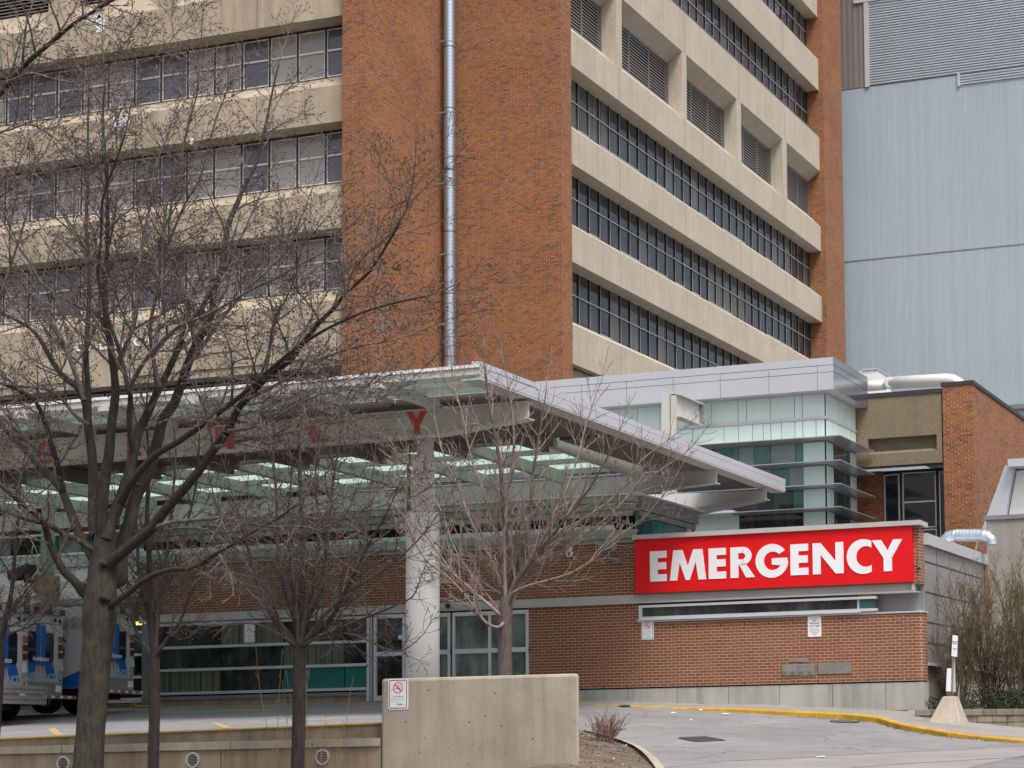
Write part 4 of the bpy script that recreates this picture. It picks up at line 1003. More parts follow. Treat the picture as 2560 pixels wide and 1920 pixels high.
def column(x, y, r, ztop, zb, tag_=''):
    mb = MB(); mb.cyl((x, y, zb), r, ztop - zb, k=40); c = mb.build('column', M_col, ca, smooth=False)
    for p_ in c.data.polygons: p_.use_smooth = len(p_.vertices) == 4
    return c
c = column(-19.86, 33.32, 0.338, 6.25, 2.0)
mb = MB(); mb.box(-20.02, -19.74, 33.2, 33.45, 6.25, 7.45); mb.build('column_top', M_beam, c)
mb = MB(); mb.box(-19.738, -19.64, 33.24, 33.42, 6.25, 7.45); mb.box(-19.94, -19.66, 33.22, 33.42, 7.45, 7.774); mb.build('column_top', M_steel, c)
mb = MB(); mb.cyl((-20.27, 33.45, 2.2), 0.035, 5.3, k=10); mb.build('rusty_pipe', M_rust, ca)
q0, q1 = ony(92, 1450, 41.4), ony(142, 1450, 41.4)
mb = MB(); mb.cyl(((q0.x + q1.x) / 2, 41.4, 2.3), (q1.x - q0.x) / 2, 6.25 - 2.3, k=28); c2 = mb.build('column', M_wall2, ca)
mb = MB(); mb.box((q0.x + q1.x) / 2 - 0.13, (q0.x + q1.x) / 2 + 0.07, 41.3, 41.5, 6.25, 8.3); mb.box((q0.x + q1.x) / 2 + 0.071, (q0.x + q1.x) / 2 + 0.2, 41.33, 41.47, 6.25, 8.3); mb.build('column_top', M_green, c2)
# ---------------------------------------------------------------- concrete block and low wall with vents
YC = 24.56
M_riser = concrete('stained_riser', (0.21, 0.165, 0.125), 0.3, 0.1, scale=1.6, streak=0.35, warm=(0.2, 0.13, 0.08))
cw = MB(); cw.prism([(-15.36, YC), (-12.05, YC), (-12.27, YC + 0.42), (-15.36, YC + 0.42)], 2, -1.0, 2.535)
cwo = cw.build('concrete_screen_wall', M_wall, bevel=0.045); tag(cwo, 'thick plain concrete block wall with a no-smoking sign at its left end', 'wall')
mb = MB(); r = random.Random(4)
for i in range(46):
    x = r.uniform(-15.2, -12.1); z = r.uniform(1.0, 2.45); s_ = r.choice((0.006, 0.008, 0.012))
    mb.prism([(x + s_ * math.cos(t), z + s_ * math.sin(t)) for t in [k * math.pi / 4 for k in range(8)]], 1, YC - 0.003, YC + 0.01)
mb.build('bug_hole', M_ink, cwo)
lw = empty('low_retaining_wall', (-20, YC, 0.9), 'low stained concrete retaining wall with a pale cap, edging the drive', 'wall')
ZL = lambda x: tab(x, [(-60, 1.35), (-22.5, 1.60), (-15.36, 1.645)])
mb = MB(); n = 24
xs = fr_(-60, -15.38, 26)
def slab(x0, x1, y0, y1, f0, f1):
    return [(x0, y0, f0(x0)), (x1, y0, f0(x1)), (x1, y1, f0(x1)), (x0, y1, f0(x0)), (x0, y0, f1(x0)), (x1, y0, f1(x1)), (x1, y1, f1(x1)), (x0, y1, f1(x0))]
def addslab(mb, *a):
    v = slab(*a); n = len(mb.v); mb.v += v
    for q in ((0,3,2,1),(4,5,6,7),(0,1,5,4),(1,2,6,5),(2,3,7,6),(3,0,4,7)): mb.f.append(tuple(n + i for i in q)); mb.m.append(0)
jx = [-60, -50, -42, -34, -26, ony(154, 1878, YC).x, ony(369, 1872, YC).x, ony(576, 1862, YC).x, ony(780, 1855, YC).x, -15.38]
for a, b in zip(jx, jx[1:]):
    mb = MB(); addslab(mb, a + 0.01, b - 0.01, YC + 0.0, YC + 0.42, lambda x: ZL(x) - 0.125, ZL); mb.build('cap', M_wall, lw)
wx = [-60, -45, -34, -26.5, ony(548, 1890, YC).x, -15.38]
for a, b in zip(wx, wx[1:]):
    mb = MB(); addslab(mb, a + 0.008, b - 0.008, YC + 0.04, YC + 0.40, lambda x: -1.0, lambda x: ZL(x) - 0.127); mb.build('wall_face', M_wall2, lw)
mb = MB(); addslab(mb, -60, -15.36, YC + 0.41, YC + 0.75, lambda x: 0.0, lambda x: G(x, 24.97) + 0.0); mb.build('riser', M_riser, lw)
mb = MB(); addslab(mb, -60, -15.37, 24.952, 25.06, lambda x: G(x, 24.97) - 0.01, lambda x: G(x, 25.0) + 0.012); struct(mb.build('kerb', M_yel))
# round vents
vent_lab = ['round grey louvred vent in the low wall, between the thick tree and the left edge', 'round grey louvred vent in the low wall, between the two thin trunks', 'round grey louvred vent in the low wall, right of the thin-stemmed plants']
v0 = None
for i, (px, py) in enumerate(((160, 1909), (484, 1900), (808, 1892))):
    c_ = ony(px, py, YC + 0.04)
    if v0 is None:
        v0 = empty('wall_vent', tuple(c_), vent_lab[0], 'vent', 'round vents in the low concrete wall')
        mb = MB(); k = 28
        for j in range(k):
            a, b = 2 * math.pi * j / k, 2 * math.pi * (j + 1) / k
            mb.prism([(c_.x + r1_ * math.cos(t), c_.z + r1_ * math.sin(t)) for r1_, t in ((.095, a), (.125, a), (.125, b), (.095, b))], 1, c_.y - 0.03, c_.y - 0.0)
        mb.build('rim', M_alu, v0)
        mb = MB(); mb.cyl((c_.x, c_.y - 0.01, c_.z), 0.095, 0.008, 1, 28); mb.build('backing', M_dark, v0)
        mb = MB()
        for j in range(7):
            z = -0.075 + 0.025 * j; hw_ = math.sqrt(max(0, .094 ** 2 - z * z)) ; mb.box(c_.x - hw_, c_.x + hw_, c_.y - 0.024, c_.y - 0.012, c_.z + z - 0.006, c_.z + z + 0.006)
        mb.build('slat', M_stain, v0)
    else:
        n_ = v0.copy(); C.objects.link(n_); n_.location = tuple(c_); n_['label'] = vent_lab[i]
        for ch in list(v0.children):
            q = ch.copy(); C.objects.link(q); q.parent = n_
# ---------------------------------------------------------------- flat signs
def rrect(x0, x1, z0, z1, r, n=4):
    p = []
    for cx, cz, a in ((x1 - r, z1 - r, 0), (x0 + r, z1 - r, 90), (x0 + r, z0 + r, 180), (x1 - r, z0 + r, 270)):
        for i in range(n + 1): p.append((cx + r * math.cos(R(a + 90 * i / n)), cz + r * math.sin(R(a + 90 * i / n))))
    return p
def no_smoking(x0, x1, z0, z1, y, label, name='no_smoking_sign', scrawl=False):
    s_ = empty(name, ((x0 + x1) / 2, y, z0), label, 'sign', 'no smoking signs')
    w_ = x1 - x0; h_ = z1 - z0
    mb = MB(); mb.prism(rrect(x0, x1, z0, z1, w_ * .1), 1, y - 0.008, y - 0.001); mb.build('plate', M_signw, s_)
    mb = MB(); mb.prism(rrect(x0 + .05 * w_, x1 - .05 * w_, z0 + .05 * w_, z1 - .05 * w_, w_ * .09), 1, y - 0.0095, y - 0.008); mb.build('border', M_ink, s_)
    mb = MB(); mb.prism(rrect(x0 + .085 * w_, x1 - .085 * w_, z0 + .085 * w_, z1 - .085 * w_, w_ * .07), 1, y - 0.011, y - 0.0095); mb.build('face', M_signw, s_)
    cx, cz, r_ = x0 + .5 * w_, z0 + .71 * h_, .25 * w_; yy = y - 0.0112
    mb = MB()
    for p_ in ring(cx, cz, r_, cx, cz, r_ * .84, 0, 360, n=28): mb.prism(p_, 1, yy - 0.0016, yy)
    d_ = r_ * .88; t_ = r_ * .075
    mb.prism([(cx - d_ * .72 - t_, cz + d_ * .70 - t_), (cx - d_ * .72 + t_, cz + d_ * .70 + t_), (cx + d_ * .72 + t_, cz - d_ * .70 + t_), (cx + d_ * .72 - t_, cz - d_ * .70 - t_)], 1, yy - 0.0024, yy - 0.0012)
    mb.build('red_circle', M_redink, s_)
    mb = MB(); mb.box(cx - r_ * .58, cx + r_ * .5, yy - 0.001, yy, cz - r_ * .16, cz - r_ * .04)
    pts_ = [(cx + r_ * .05, cz + r_ * .62), (cx - r_ * .05, cz + r_ * .4), (cx + r_ * .15, cz + r_ * .2), (cx + r_ * .4, cz + r_ * .3), (cx + r_ * .55, cz + r_ * .05)]
    mb.tube([(a, yy, b) for a, b in pts_], r_ * .03, 4); mb.build('cigarette', M_ink, s_)
    text('lettering', 'No Smoking', .105 * w_, M_ink, s_, (cx, yy, z0 + .425 * h_), FRONT, 0.0006)
    mb = MB()
    for k_, (u, v_) in enumerate(((.35, .66), (.325, .74), (.275, .82), (.25, .5))): mb.box(x0 + .13 * w_, x0 + v_ * w_ + .05 * w_, yy - 0.0007, yy, z0 + u * h_, z0 + (u + .006) * h_)
    mb.build('small_print', M_framed, s_)
    text('logo', 'UHN', .13 * w_, M_bluink, s_, (x0 + .56 * w_, yy, z0 + .165 * h_), FRONT, 0.0006, bold=0.001)
    if scrawl:
        mb = MB(); r = random.Random(3)
        for sx0, sz0, n_ in ((.62, .90, 7), (.08, .60, 7), (.68, .16, 6)):
            p_ = [(x0 + (sx0 + .035 * i) * w_, yy - 0.001, z0 + (sz0 + r.uniform(-.02, .02)) * h_ + .01 * i * h_ * (sx0 < .3)) for i in range(n_)]
            mb.tube(p_, 0.0018, 4)
        mb.build('graffiti', M_ink, s_)
    return s_
def pxrect(xa, xb, ya, yb, y):
    p, q = ony(xa, ya, y), ony(xb, yb, y); zt = (ony(xa, ya, y).z + ony(xb, ya, y).z) / 2; zb = (ony(xa, yb, y).z + ony(xb, yb, y).z) / 2
    return p.x, q.x, zb, zt
no_smoking(*pxrect(971.6, 1020.6, 1697, 1774, YC), YC, 'nearest no-smoking sign, scribbled on, fixed to the plain concrete block', scrawl=True)
no_smoking(*pxrect(1603.5, 1635, 1550.6, 1599.5, YE), YE - 0.001, 'white no-smoking sign on the red brick below the ribbon window')
no_smoking(*pxrect(612, 639, 1560, 1606.6, YE), YE - 0.03, 'white no-smoking sign stuck high on the storefront glass')
x0, x1, z0, z1 = pxrect(2019.6, 2053.6, 1541, 1592, YE)
ns = empty('no_parking_sign', ((x0 + x1) / 2, YE, z0), 'white NO PARKING ANY TIME plate on the red brick wall', 'sign')
mb = MB(); mb.prism(rrect(x0, x1, z0, z1, .03), 1, YE - 0.012, YE - 0.002); mb.build('plate', M_signw, ns)
cx = (x0 + x1) / 2; w_, h_ = x1 - x0, z1 - z0; yy = YE - 0.0125
for body, u, s_ in (('PRIVATE PROPERTY', .90, .028), ('NO', .79, .062), ('PARKING', .65, .062), ('ANY TIME', .52, .062), ('VEHICLES WILL', .405, .032), ('BE TAGGED AND/', .335, .032), ('OR TOWED AWAY', .265, .032), ("AT OWNER'S", .195, .032), ('EXPENSE', .13, .032)):
    text('lettering', body, s_, M_ink, ns, (cx, yy, z0 + u * h_), FRONT, 0.0006, bold=0.0012 if s_ > .05 else 0)
mb = MB(); mb.cyl((cx, yy - 0.003, z0 + .95 * h_), .009, .004, 1, 8); mb.cyl((cx, yy - 0.003, z0 + .05 * h_), .009, .004, 1, 8); mb.build('bolt', M_ink, ns)
# papers taped to the column
nt_ = empty('taped_notices', (-19.54, 33.05, 5.0), 'white paper notices taped to the right side of the round column', 'notice')
for i, (ya, yb) in enumerate(((1377, 1396), (1398, 1447))):
    a, b = ony(1088, ya, 32.98), ony(1107, yb, 32.98)
    mb = MB(); mb.prism([(-19.62, 33.02), (-19.615, 33.01), (-19.45, 33.10), (-19.455, 33.11)], 2, b.z, a.z); mb.build('sheet', M_paper, nt_)
    text('lettering', ['OPEN', 'EXIT\nONLY\nONE WAY'][i], 0.06, M_ink, nt_, (-19.535, 33.045, (a.z + b.z) / 2), (R(90), 0, R(29)), 0.001, bold=0.001)
# ---------------------------------------------------------------- fire department connection
fc = empty('fire_connection', (ony(1990, 1689, YE).x, YE, 3.0), 'steel plate with four round hose inlets low on the brick wall', 'hose inlet')
for a, b in ((1955.2, 1995.8), (1996.6, 2037.6)):
    x0, x1, z0, z1 = pxrect(a, b, 1662, 1688.5, YE); mb = MB(); mb.box(x0, x1, YE - 0.02, YE - 0.001, z0, z1); mb.build('plate', M_stain, fc)
for px in (1963.3, 1984.2, 2005.7, 2025.5):
    c_ = ony(px, 1677, YE)
    mb = MB(); mb.cyl((c_.x, YE - 0.021, c_.z), 0.05, -0.035, 1, 8); mb.build('inlet', M_stain, fc)
    mb = MB(); mb.cyl((c_.x, YE - 0.056, c_.z), 0.028, -0.02, 1, 10); mb.build('cap', M_framed, fc)
x0, x1, z0, z1 = pxrect(1972, 2018.7, 1646, 1655, YE); mb = MB(); mb.box(x0, x1, YE - 0.01, YE - 0.001, z0, z1); o = mb.build('name_plate', M_stain); tag(o, 'narrow blank metal strip above the hose inlets', 'plate')
bp = empty('blank_plate', (ony(2087, 1670, YE).x, YE, 3.0), 'wide dull stainless plate screwed to the brick beside the hose inlets', 'plate')
x0, x1, z0, z1 = pxrect(2045.8, 2128.9, 1656, 1684.5, YE); mb = MB(); mb.box(x0, x1, YE - 0.025, YE - 0.001, z0, z1); mb.build('plate', M_stain, bp)
mb = MB()
for i in range(5):
    for z in (z0 + 0.015, z1 - 0.015): mb.cyl((lerp(x0 + 0.02, x1 - 0.02, i / 4), YE - 0.026, z), 0.007, -0.004, 1, 6)
mb.build('screw', M_grate, bp)
# wall light, speaker, cameras
c_ = ony(1429, 1385, YE)
wl = empty('round_wall_light', tuple(c_), 'round white security camera with a dark eye on the brick under the roof edge', 'camera')
mb = MB()
for p_ in ring(c_.x, c_.z, .085, c_.x, c_.z, .055, 0, 360, n=20): mb.prism(p_, 1, YE - 0.16, YE - 0.08)
mb.build('housing', M_white, wl); mb = MB(); mb.cyl((c_.x, YE - 0.13, c_.z), .055, .04, 1, 16); mb.build('lens', M_grate, wl)
mb = MB(); mb.cyl((c_.x - .01, YE - 0.06, c_.z + .14), .05, .059, 1, 14); mb.tube([(c_.x - .01, YE - .05, c_.z + .12), (c_.x, YE - .1, c_.z + .05)], .02, 6); mb.build('bracket', M_white, wl)
c_ = ony(1535, 1368, YE)
fl = empty('floodlight', tuple(c_), 'grey cylindrical floodlight on a wall arm just left of the red sign', 'lamp')
mb = MB(); mb.tube([(c_.x - .2, YE - .3, c_.z), (c_.x + .16, YE - .42, c_.z), (c_.x + .2, YE - .43, c_.z)], [.12, .14, .14], 18); mb.build('housing', M_framed, fl)
mb = MB(); mb.tube([(c_.x, YE - .34, c_.z - .1), (c_.x, YE - .3, c_.z - .3), (c_.x + .15, YE - .1, c_.z - .34)], .03, 8); mb.box(c_.x + .03, c_.x + .22, YE - .1, YE - .002, c_.z - .42, c_.z - .28); mb.build('arm', M_framed, fl)
c_ = ony(1146, 1404, YE)
cm = empty('bullet_camera', tuple(c_), 'small grey box camera on the brick just right of the round column', 'camera')
mb = MB(); mb.box(c_.x - .1, c_.x + .1, YE - .35, YE - .12, c_.z - .05, c_.z + .06); mb.build('housing', M_frame, cm); mb = MB(); mb.box(c_.x - .02, c_.x + .08, YE - .12, YE - .002, c_.z - .12, c_.z - .02); mb.build('bracket', M_framed, cm)
c_ = ony(1141, 1381, YE)
cm = empty('wall_lamp', tuple(c_), 'dark cylindrical lamp high on the brick above the box camera', 'lamp')
mb = MB(); mb.tube([(c_.x - .1, YE - .25, c_.z), (c_.x + .1, YE - .25, c_.z)], .06, 12); mb.build('housing', M_coping, cm); mb = MB(); mb.tube([(c_.x, YE - .25, c_.z), (c_.x, YE - .002, c_.z)], .025, 8); mb.build('arm', M_coping, cm)
c_ = ony(1124.6, 1514, YE)
dc = empty('dome_camera', tuple(c_), 'small black dome camera on the pale lintel above the doors', 'camera')
mb = MB(); mb.tube([(c_.x, YE - .1, c_.z + .04), (c_.x, YE - .1, c_.z), (c_.x, YE - .1, c_.z - .05), (c_.x, YE - .1, c_.z - .08)], [.07, .07, .055, .02], 14); mb.build('dome', M_coping, dc)
mb = MB(); mb.box(c_.x - .03, c_.x + .03, YE - .1, YE - .021, c_.z + .03, c_.z + .06); mb.build('bracket', M_coping, dc)
# floodlight and two lamps on the left column
cc_ = ony(62, 1440, 41.2)
fl2 = empty('floodlight', tuple(cc_), 'big dark floodlight on an arm from the far left column, above the ambulances', 'lamp')
mb = MB(); mb.prism([(cc_.x - .35, cc_.z + .12), (cc_.x - .28, cc_.z - .12), (cc_.x + .1, cc_.z - .08), (cc_.x + .32, cc_.z + .16), (cc_.x + .32, cc_.z + .3)], 1, 40.9, 41.3); mb.build('housing', M_coping, fl2)
mb = MB(); mb.box(cc_.x + .05, cc_.x + .45, 41.1, 41.2, cc_.z - .2, cc_.z - .12); mb.build('arm', M_coping, fl2)
cc_ = ony(92, 1498, 41.0)
tl = empty('twin_lamp', tuple(cc_), 'pair of small round white lamps on the far left column', 'lamp')
for dz in (-.09, .09):
    mb = MB(); mb.tube([(cc_.x, 40.95, cc_.z + dz), (cc_.x, 40.85, cc_.z + dz)], [.05, .08], 12); mb.build('lamp_head', M_white, tl)
mb = MB(); mb.box(cc_.x - .02, cc_.x + .12, 40.96, 41.1, cc_.z - .12, cc_.z + .12); mb.build('bracket', M_steel, tl)
# intercom box on the brick return at the sign's right end
c_ = ony(2299, 1404, YE)
ic = empty('wall_conduit', tuple(c_), 'small grey conduit box on the brick end beside the red sign', 'conduit')
mb = MB(); mb.box(c_.x - .03, c_.x + .04, YE - .07, YE - .002, c_.z - .14, c_.z); mb.build('box', M_framed, ic); mb = MB(); mb.cyl((c_.x, YE - .04, c_.z), .015, .14); mb.build('pipe', M_framed, ic)
# ---------------------------------------------------------------- ambulances
M_van = plain('van_white_paint', (0.46, 0.48, 0.49), 0.28, 0.0, 0.04, 1.0, 0.5, obj=True)
M_vblue = plain('van_blue_vinyl', (0.005, 0.11, 0.42), 0.3, 0.0, 0.06, 1.0, 0.5, obj=True)
M_vpale = plain('van_pale_blue_letters', (0.30, 0.42, 0.55), 0.4, obj=True)
M_tyre = plain('tyre_rubber', (0.015, 0.015, 0.016), 0.8, obj=True)
M_lred = plain('red_lamp_lens', (0.13, 0.012, 0.012), 0.2, obj=True)
M_lamb = plain('amber_lamp_lens', (0.28, 0.09, 0.015), 0.2, obj=True)
M_lwh = plain('clear_lamp_lens', (0.35, 0.38, 0.38), 0.15, obj=True)
M_vgrey = plain('aluminium_tread_plate', (0.36, 0.36, 0.36), 0.4, 0.5, obj=True)
M_vglass = plain('van_dark_glass', (0.008, 0.012, 0.03), 0.06, obj=True)
def build_ambulance():
    """local frame: x forward, y to the left, origin on the ground under the middle of the rear face"""
    root = empty('ambulance', (0, 0, 0), '', 'ambulance', 'ambulances parked under the canopy'); root['_o'] = (0, 0, 0)
    W = 1.1
    mb = MB()
    # module body, chamfered roof edge, extruded along x
    prof = [(-W, .62), (W, .62), (W, 2.52), (W - .1, 2.68), (-W + .1, 2.68), (-W, 2.52)]
    mb.prism(prof, 0, 0, 4.1); mb.build('body', M_van, root)
    mb = MB(); mb.prism([(4.1, .55), (6.4, .55), (6.45, 1.15), (5.75, 1.35), (5.2, 2.1), (4.1, 2.2)], 1, -.98, .98); mb.build('cab', M_van, root)
    mb = MB(); mb.prism([(4.5, 1.35), (5.6, 1.38), (5.15, 2.0), (4.5, 2.05)], 1, -.985, .985); mb.build('cab_window', M_vglass, root)
    # roof light rail
    mb = MB(); mb.box(-.06, .05, -1.04, 1.04, 2.56, 2.72); rl = mb.build('roof_light_bar', M_vgrey, root)
    for i in range(7):
        y = -0.93 + i * .31; mb = MB(); mb.box(-.10, -.061, y - .085, y + .085, 2.57, 2.71); mb.build('lamp', M_lred if i % 2 == 0 else M_lwh, rl)
    # rear doors
    for s in (-1, 1):
        mb = MB(); mb.box(-.025, -.001, min(.006 * s, .80 * s), max(.006 * s, .80 * s), .92, 2.34); d = mb.build('rear_door', M_van, root)
        blue = [(.012, 2.30), (.20, 2.30), (.74, 1.0), (.28, 1.0), (.20, 1.3), (.012, 1.3)]
        mb = MB(); mb.prism([(a * s, b) for a, b in blue], 0, -.0275, -.0255); mb.build('blue_stripe', M_vblue, d)
        mb = MB(); cx = .42 * s
        mb.prism([(cx + a, b) for a, b in rrect(-.19, .19, 1.38, 2.12, .10)], 0, -.031, -.0278); wn_ = mb.build('window', M_vglass, d)
        mb = MB(); mb.box(-.045, -.0275, .10 * s - .05, .10 * s + .05, 1.14, 1.30); mb.build('handle', M_vgrey, d)
        if s > 0: mb = MB(); mb.box(-.0465, -.0455, .06, .14, 1.25, 1.31); mb.build('handle_tab', M_yel, d)
        # corner pillar lights
        for k, (z, m_) in enumerate(((1.98, M_lamb), (1.78, M_lred), (1.58, M_lred))):
            mb = MB(); y = .97 * s; mb.box(-.03, -.001, y - .085, y + .085, z - .075, z + .075); mb.build('tail_lamp', m_, root)
        mb = MB(); y = .97 * s; mb.prism([(y - .07, 1.22), (y + .07, 1.22), (y + .03, 1.42), (y - .03, 1.42)], 0, -.06, -.001); mb.build('chrome_lamp', M_alu, root)
        mb = MB(); mb.cyl((-.02, .93 * s, 2.43), .05, .04, 0, 12); mb.cyl((-.02, .70 * s, 2.44), .05, .02, 0, 12); mb.build('vent', M_tyre, root)
        mb = MB(); mb.box(-.012, -.001, .93 * s, 1.02 * s, .93, 1.0) if s > 0 else mb.box(-.012, -.001, 1.02 * s, .93 * s, .93, 1.0); mb.build('side_reflector', M_redink, root)
        text('lettering', 'Emergency\nMedical\nServices', .07, M_tealink, root, (-.0032, .95 * s, 1.1), (R(90), 0, R(-90)), .001)
    RT = (R(90), 0, R(-90))
    text('lettering', 'AMBULANCE', .25, M_vpale, root, (-.0300, 0, 1.03), RT, .002, sx=.95, bold=.006)
    text('lettering', 'Ambulance', .17, M_signw, root, (-.0325, 0, 1.47), RT, .001, bold=.002)
    text('lettering', 'TORONTO', .12, M_tealink, root, (-.0030, 0, .80), RT, .001)
    mb = MB(); mb.box(-.002, .1, -W + .003, W - .003, .60, .90); mb.build('kick_plate', M_vgrey, root)
    mb = MB(); mb.box(-.008, -.003, -W + .05, -W + .32, .68, .84); mb.build('licence_plate', M_signw, root)
    mb = MB(); mb.box(-.36, -.0, -W - .02, W + .02, .50, .58); bm = mb.build('rear_bumper', M_vgrey, root)
    for i in range(11):
        y = -W + .06 + i * .2; mb = MB(); mb.box(-.366, -.3605, y, y + .1, .51, .57); mb.build('reflector', M_redink if i % 2 == 0 else M_signw, bm)
    # left side
    mb = MB(); mb.prism([(.02, .63), (1.35, .63), (.02, 1.2)], 1, W, W + .004); mb.build('blue_stripe', M_vblue, root)
    for x in (.35, .85):
        mb = MB(); mb.box(x - .18, x + .18, W, W + .05, 2.12, 2.38); l_ = mb.build('scene_light', M_vgrey, root)
        mb = MB(); mb.box(x - .15, x + .15, W + .0505, W + .056, 2.15, 2.35); mb.build('lens', M_lwh, l_)
    mb = MB(); mb.box(0, 4.1, W - .005, W + .012, 2.46, 2.50); mb.build('roof_trim', M_van, root)
    text('lettering', '9-1-1', .30, M_vblue, root, (1.0, W + .003, 1.5), (R(90), 0, R(180)), .002, bold=.004)
    mb = MB()
    for p_ in ring(1.02, 1.55, .42, 1.02, 1.5, .40, 40, 140, n=14): mb.prism(p_, 1, W, W + .004)
    mb.build('phone_mark', M_vblue, root)
    mb = MB()
    for z in (1.5, 1.62, 1.75): mb.box(.05, .14, W, W + .004, z, z + .04)
    mb.build('blue_tick', M_vblue, root)
    # wheels
    for x in (1.35, 5.35):
        for s in (-1, 1):
            mb = MB(); y0 = s * (W - .30)
            mb.tube([(x, y0 - .13, .38), (x, y0 - .11, .38), (x, y0 + .11, .38), (x, y0 + .13, .38)], [.34, .38, .38, .34], 26); wh = mb.build('wheel', M_tyre, root)
            mb = MB(); mb.cyl((x, y0 + s * .131, .38), .2, s * .012, 1, 20, r2=.16); mb.build('rim', M_vgrey, wh)
    mb = MB(); mb.box(.2, 4.0, -.8, .8, .36, .60); mb.build('underbody', M_tyre, root)
    return root
amb = build_ambulance()
ang = R(193)
dirR = Vector((math.sin(R(-13)), math.cos(R(-13)), 0))
labs = ['ambulance farthest right, its white side panel showing beside the thick tree trunk', 'middle ambulance with two dark rear windows lettered Ambulance', 'ambulance cut by the left photo edge, with a broad perforated step bumper']
def copytree(o, parent):
    c = o.copy(); C.objects.link(c); c.parent = parent
    for ch in list(o.children): copytree(ch, c)
    return c
for i, (px, zc) in enumerate(((231, 46.5), (38, 44.0), (-65, 40.5))):
    r_ = ray(px, 1700); P_ = CAM + r_ * (zc / F); c_ = P_ + dirR * 1.1
    o = amb if i == 0 else copytree(amb, None)
    o.location = (c_.x, c_.y, G(c_.x, c_.y) + 0.0); o.rotation_euler = (0, 0, ang); o['label'] = labs[i]
    if i == 2:
        mb = MB(); mb.box(-.45, -.37, -1.15, 1.15, .72, .90); mb.box(-.45, -.37, -1.15, 1.15, .48, .66); mb.box(-.45, -.0, -1.1, -1.0, .6, .7); mb.box(-.45, 0, 1.0, 1.1, .6, .7)
        st = mb.build('step_bumper', M_vgrey, o, local=True)
        mb = MB()
        for k in range(18):
            y = -1.05 + k * .123
            for z in (.81, .57): mb.cyl((-.452, y, z), .022, -.004, 0, 8)
        mb.build('hole', M_tyre, st, local=True)
# ---------------------------------------------------------------- things on the road
def groundquad(pts, dz):
    return [(x, y, G(x, y) + dz) for x, y in pts]
# square drain grate
c_ = hit(1755, 1849)
gr = empty('drain_grate', tuple(c_), 'dark square drain grate set in the middle of the pale drive', 'drain')
corners = [hit(*p) for p in ((1693, 1846), (1766, 1843), (1816, 1852), (1740, 1856))]
mb = MB(); mb.poly([(p.x, p.y, p.z + .012) for p in corners]); mb.build('frame', M_grate, gr)
mb = MB(); a, b, c2_, d_ = [Vector((p.x, p.y, p.z + .02)) for p in corners]
for i in range(1, 14):
    u = i / 14; p0 = a.lerp(b, u); p1 = d_.lerp(c2_, u); mb.tube([p0, p1], .012, 4)
mb.build('bar', M_framed, gr)
def manhole(px, py, r, label, name='manhole_cover'):
    c_ = hit(px, py); o = empty(name, tuple(c_), label, 'manhole', 'round iron covers in the road')
    mb = MB(); k = 26
    mb.v = [(c_.x + r * math.cos(2*math.pi*i/k), c_.y + r * math.sin(2*math.pi*i/k), 0) for i in range(k)]
    f_ = fw if py < 1772 else G
    mb.v = [(x, y, f_(x, y) + .014) for x, y, z in mb.v]; mb.f.append(tuple(range(k))); mb.m.append(0); mb.build('cover', M_grate, o)
    mb = MB()
    for i in range(5):
        yy = c_.y - r * .7 + i * r * .35; hw_ = r * .65; mb.v += []; n = len(mb.v)
        mb.tube([(c_.x - hw_, yy, f_(c_.x - hw_, yy) + .017), (c_.x + hw_, yy, f_(c_.x + hw_, yy) + .017)], .01, 4)
    mb.build('rib', M_framed, o)
manhole(2112, 1805, .34, 'round iron drain cover in the gutter right under the yellow kerb bend')
manhole(1560, 1767, .16, 'small dark round cover far up the drive near the painted lines')
# painted lines (faded yellow bay lines, pale blue accessible bay)
M_pyel = asphalt('faded_yellow_line', (0.48, 0.33, 0.09), (0.33, 0.28, 0.20), 3.0)
M_pblu = asphalt('faded_blue_paint', (0.15, 0.36, 0.52), (0.28, 0.35, 0.42), 3.0)
def strip(name, a, b, wd, mat, label, px=True):
    p, q = (hit(*a), hit(*b)) if px else (Vector((*a, 0)), Vector((*b, 0)))
    d_ = (q - p); d_.z = 0; n_ = Vector((-d_.y, d_.x, 0)).normalized() * wd / 2; mb = MB(); K_ = 8
    for i in range(K_ + 1):
        c_ = p.lerp(q, i / K_)
        for s in (-1, 1): x, y = c_.x + n_.x * s, c_.y + n_.y * s; mb.v.append((x, y, G(x, y) + .006))
    for i in range(K_): mb.f.append((2*i, 2*i+1, 2*i+3, 2*i+2)); mb.m.append(0)
    o = mb.build(name, mat); o['kind'] = 'structure'; return o
strip('road_marking', (535, 1807), (572, 1821), .14, M_pyel, '')
strip('road_marking', (130, 1821), (150, 1840), .14, M_pyel, '')
strip('road_marking', (632, 1804), (640, 1806), .2, M_pyel, '')
strip('road_marking', (645, 1804), (800, 1800), .35, M_pblu, '')
strip('road_marking', (800, 1799), (822, 1801), .16, M_pyel, '')
for a, b in (((1515, 1769), (1560, 1772)), ((1590, 1773), (1640, 1776)), ((1690, 1779), (1740, 1782)), ((1660, 1766), (1710, 1769))):
    strip('road_marking', a, b, .10, M_pyel, '')
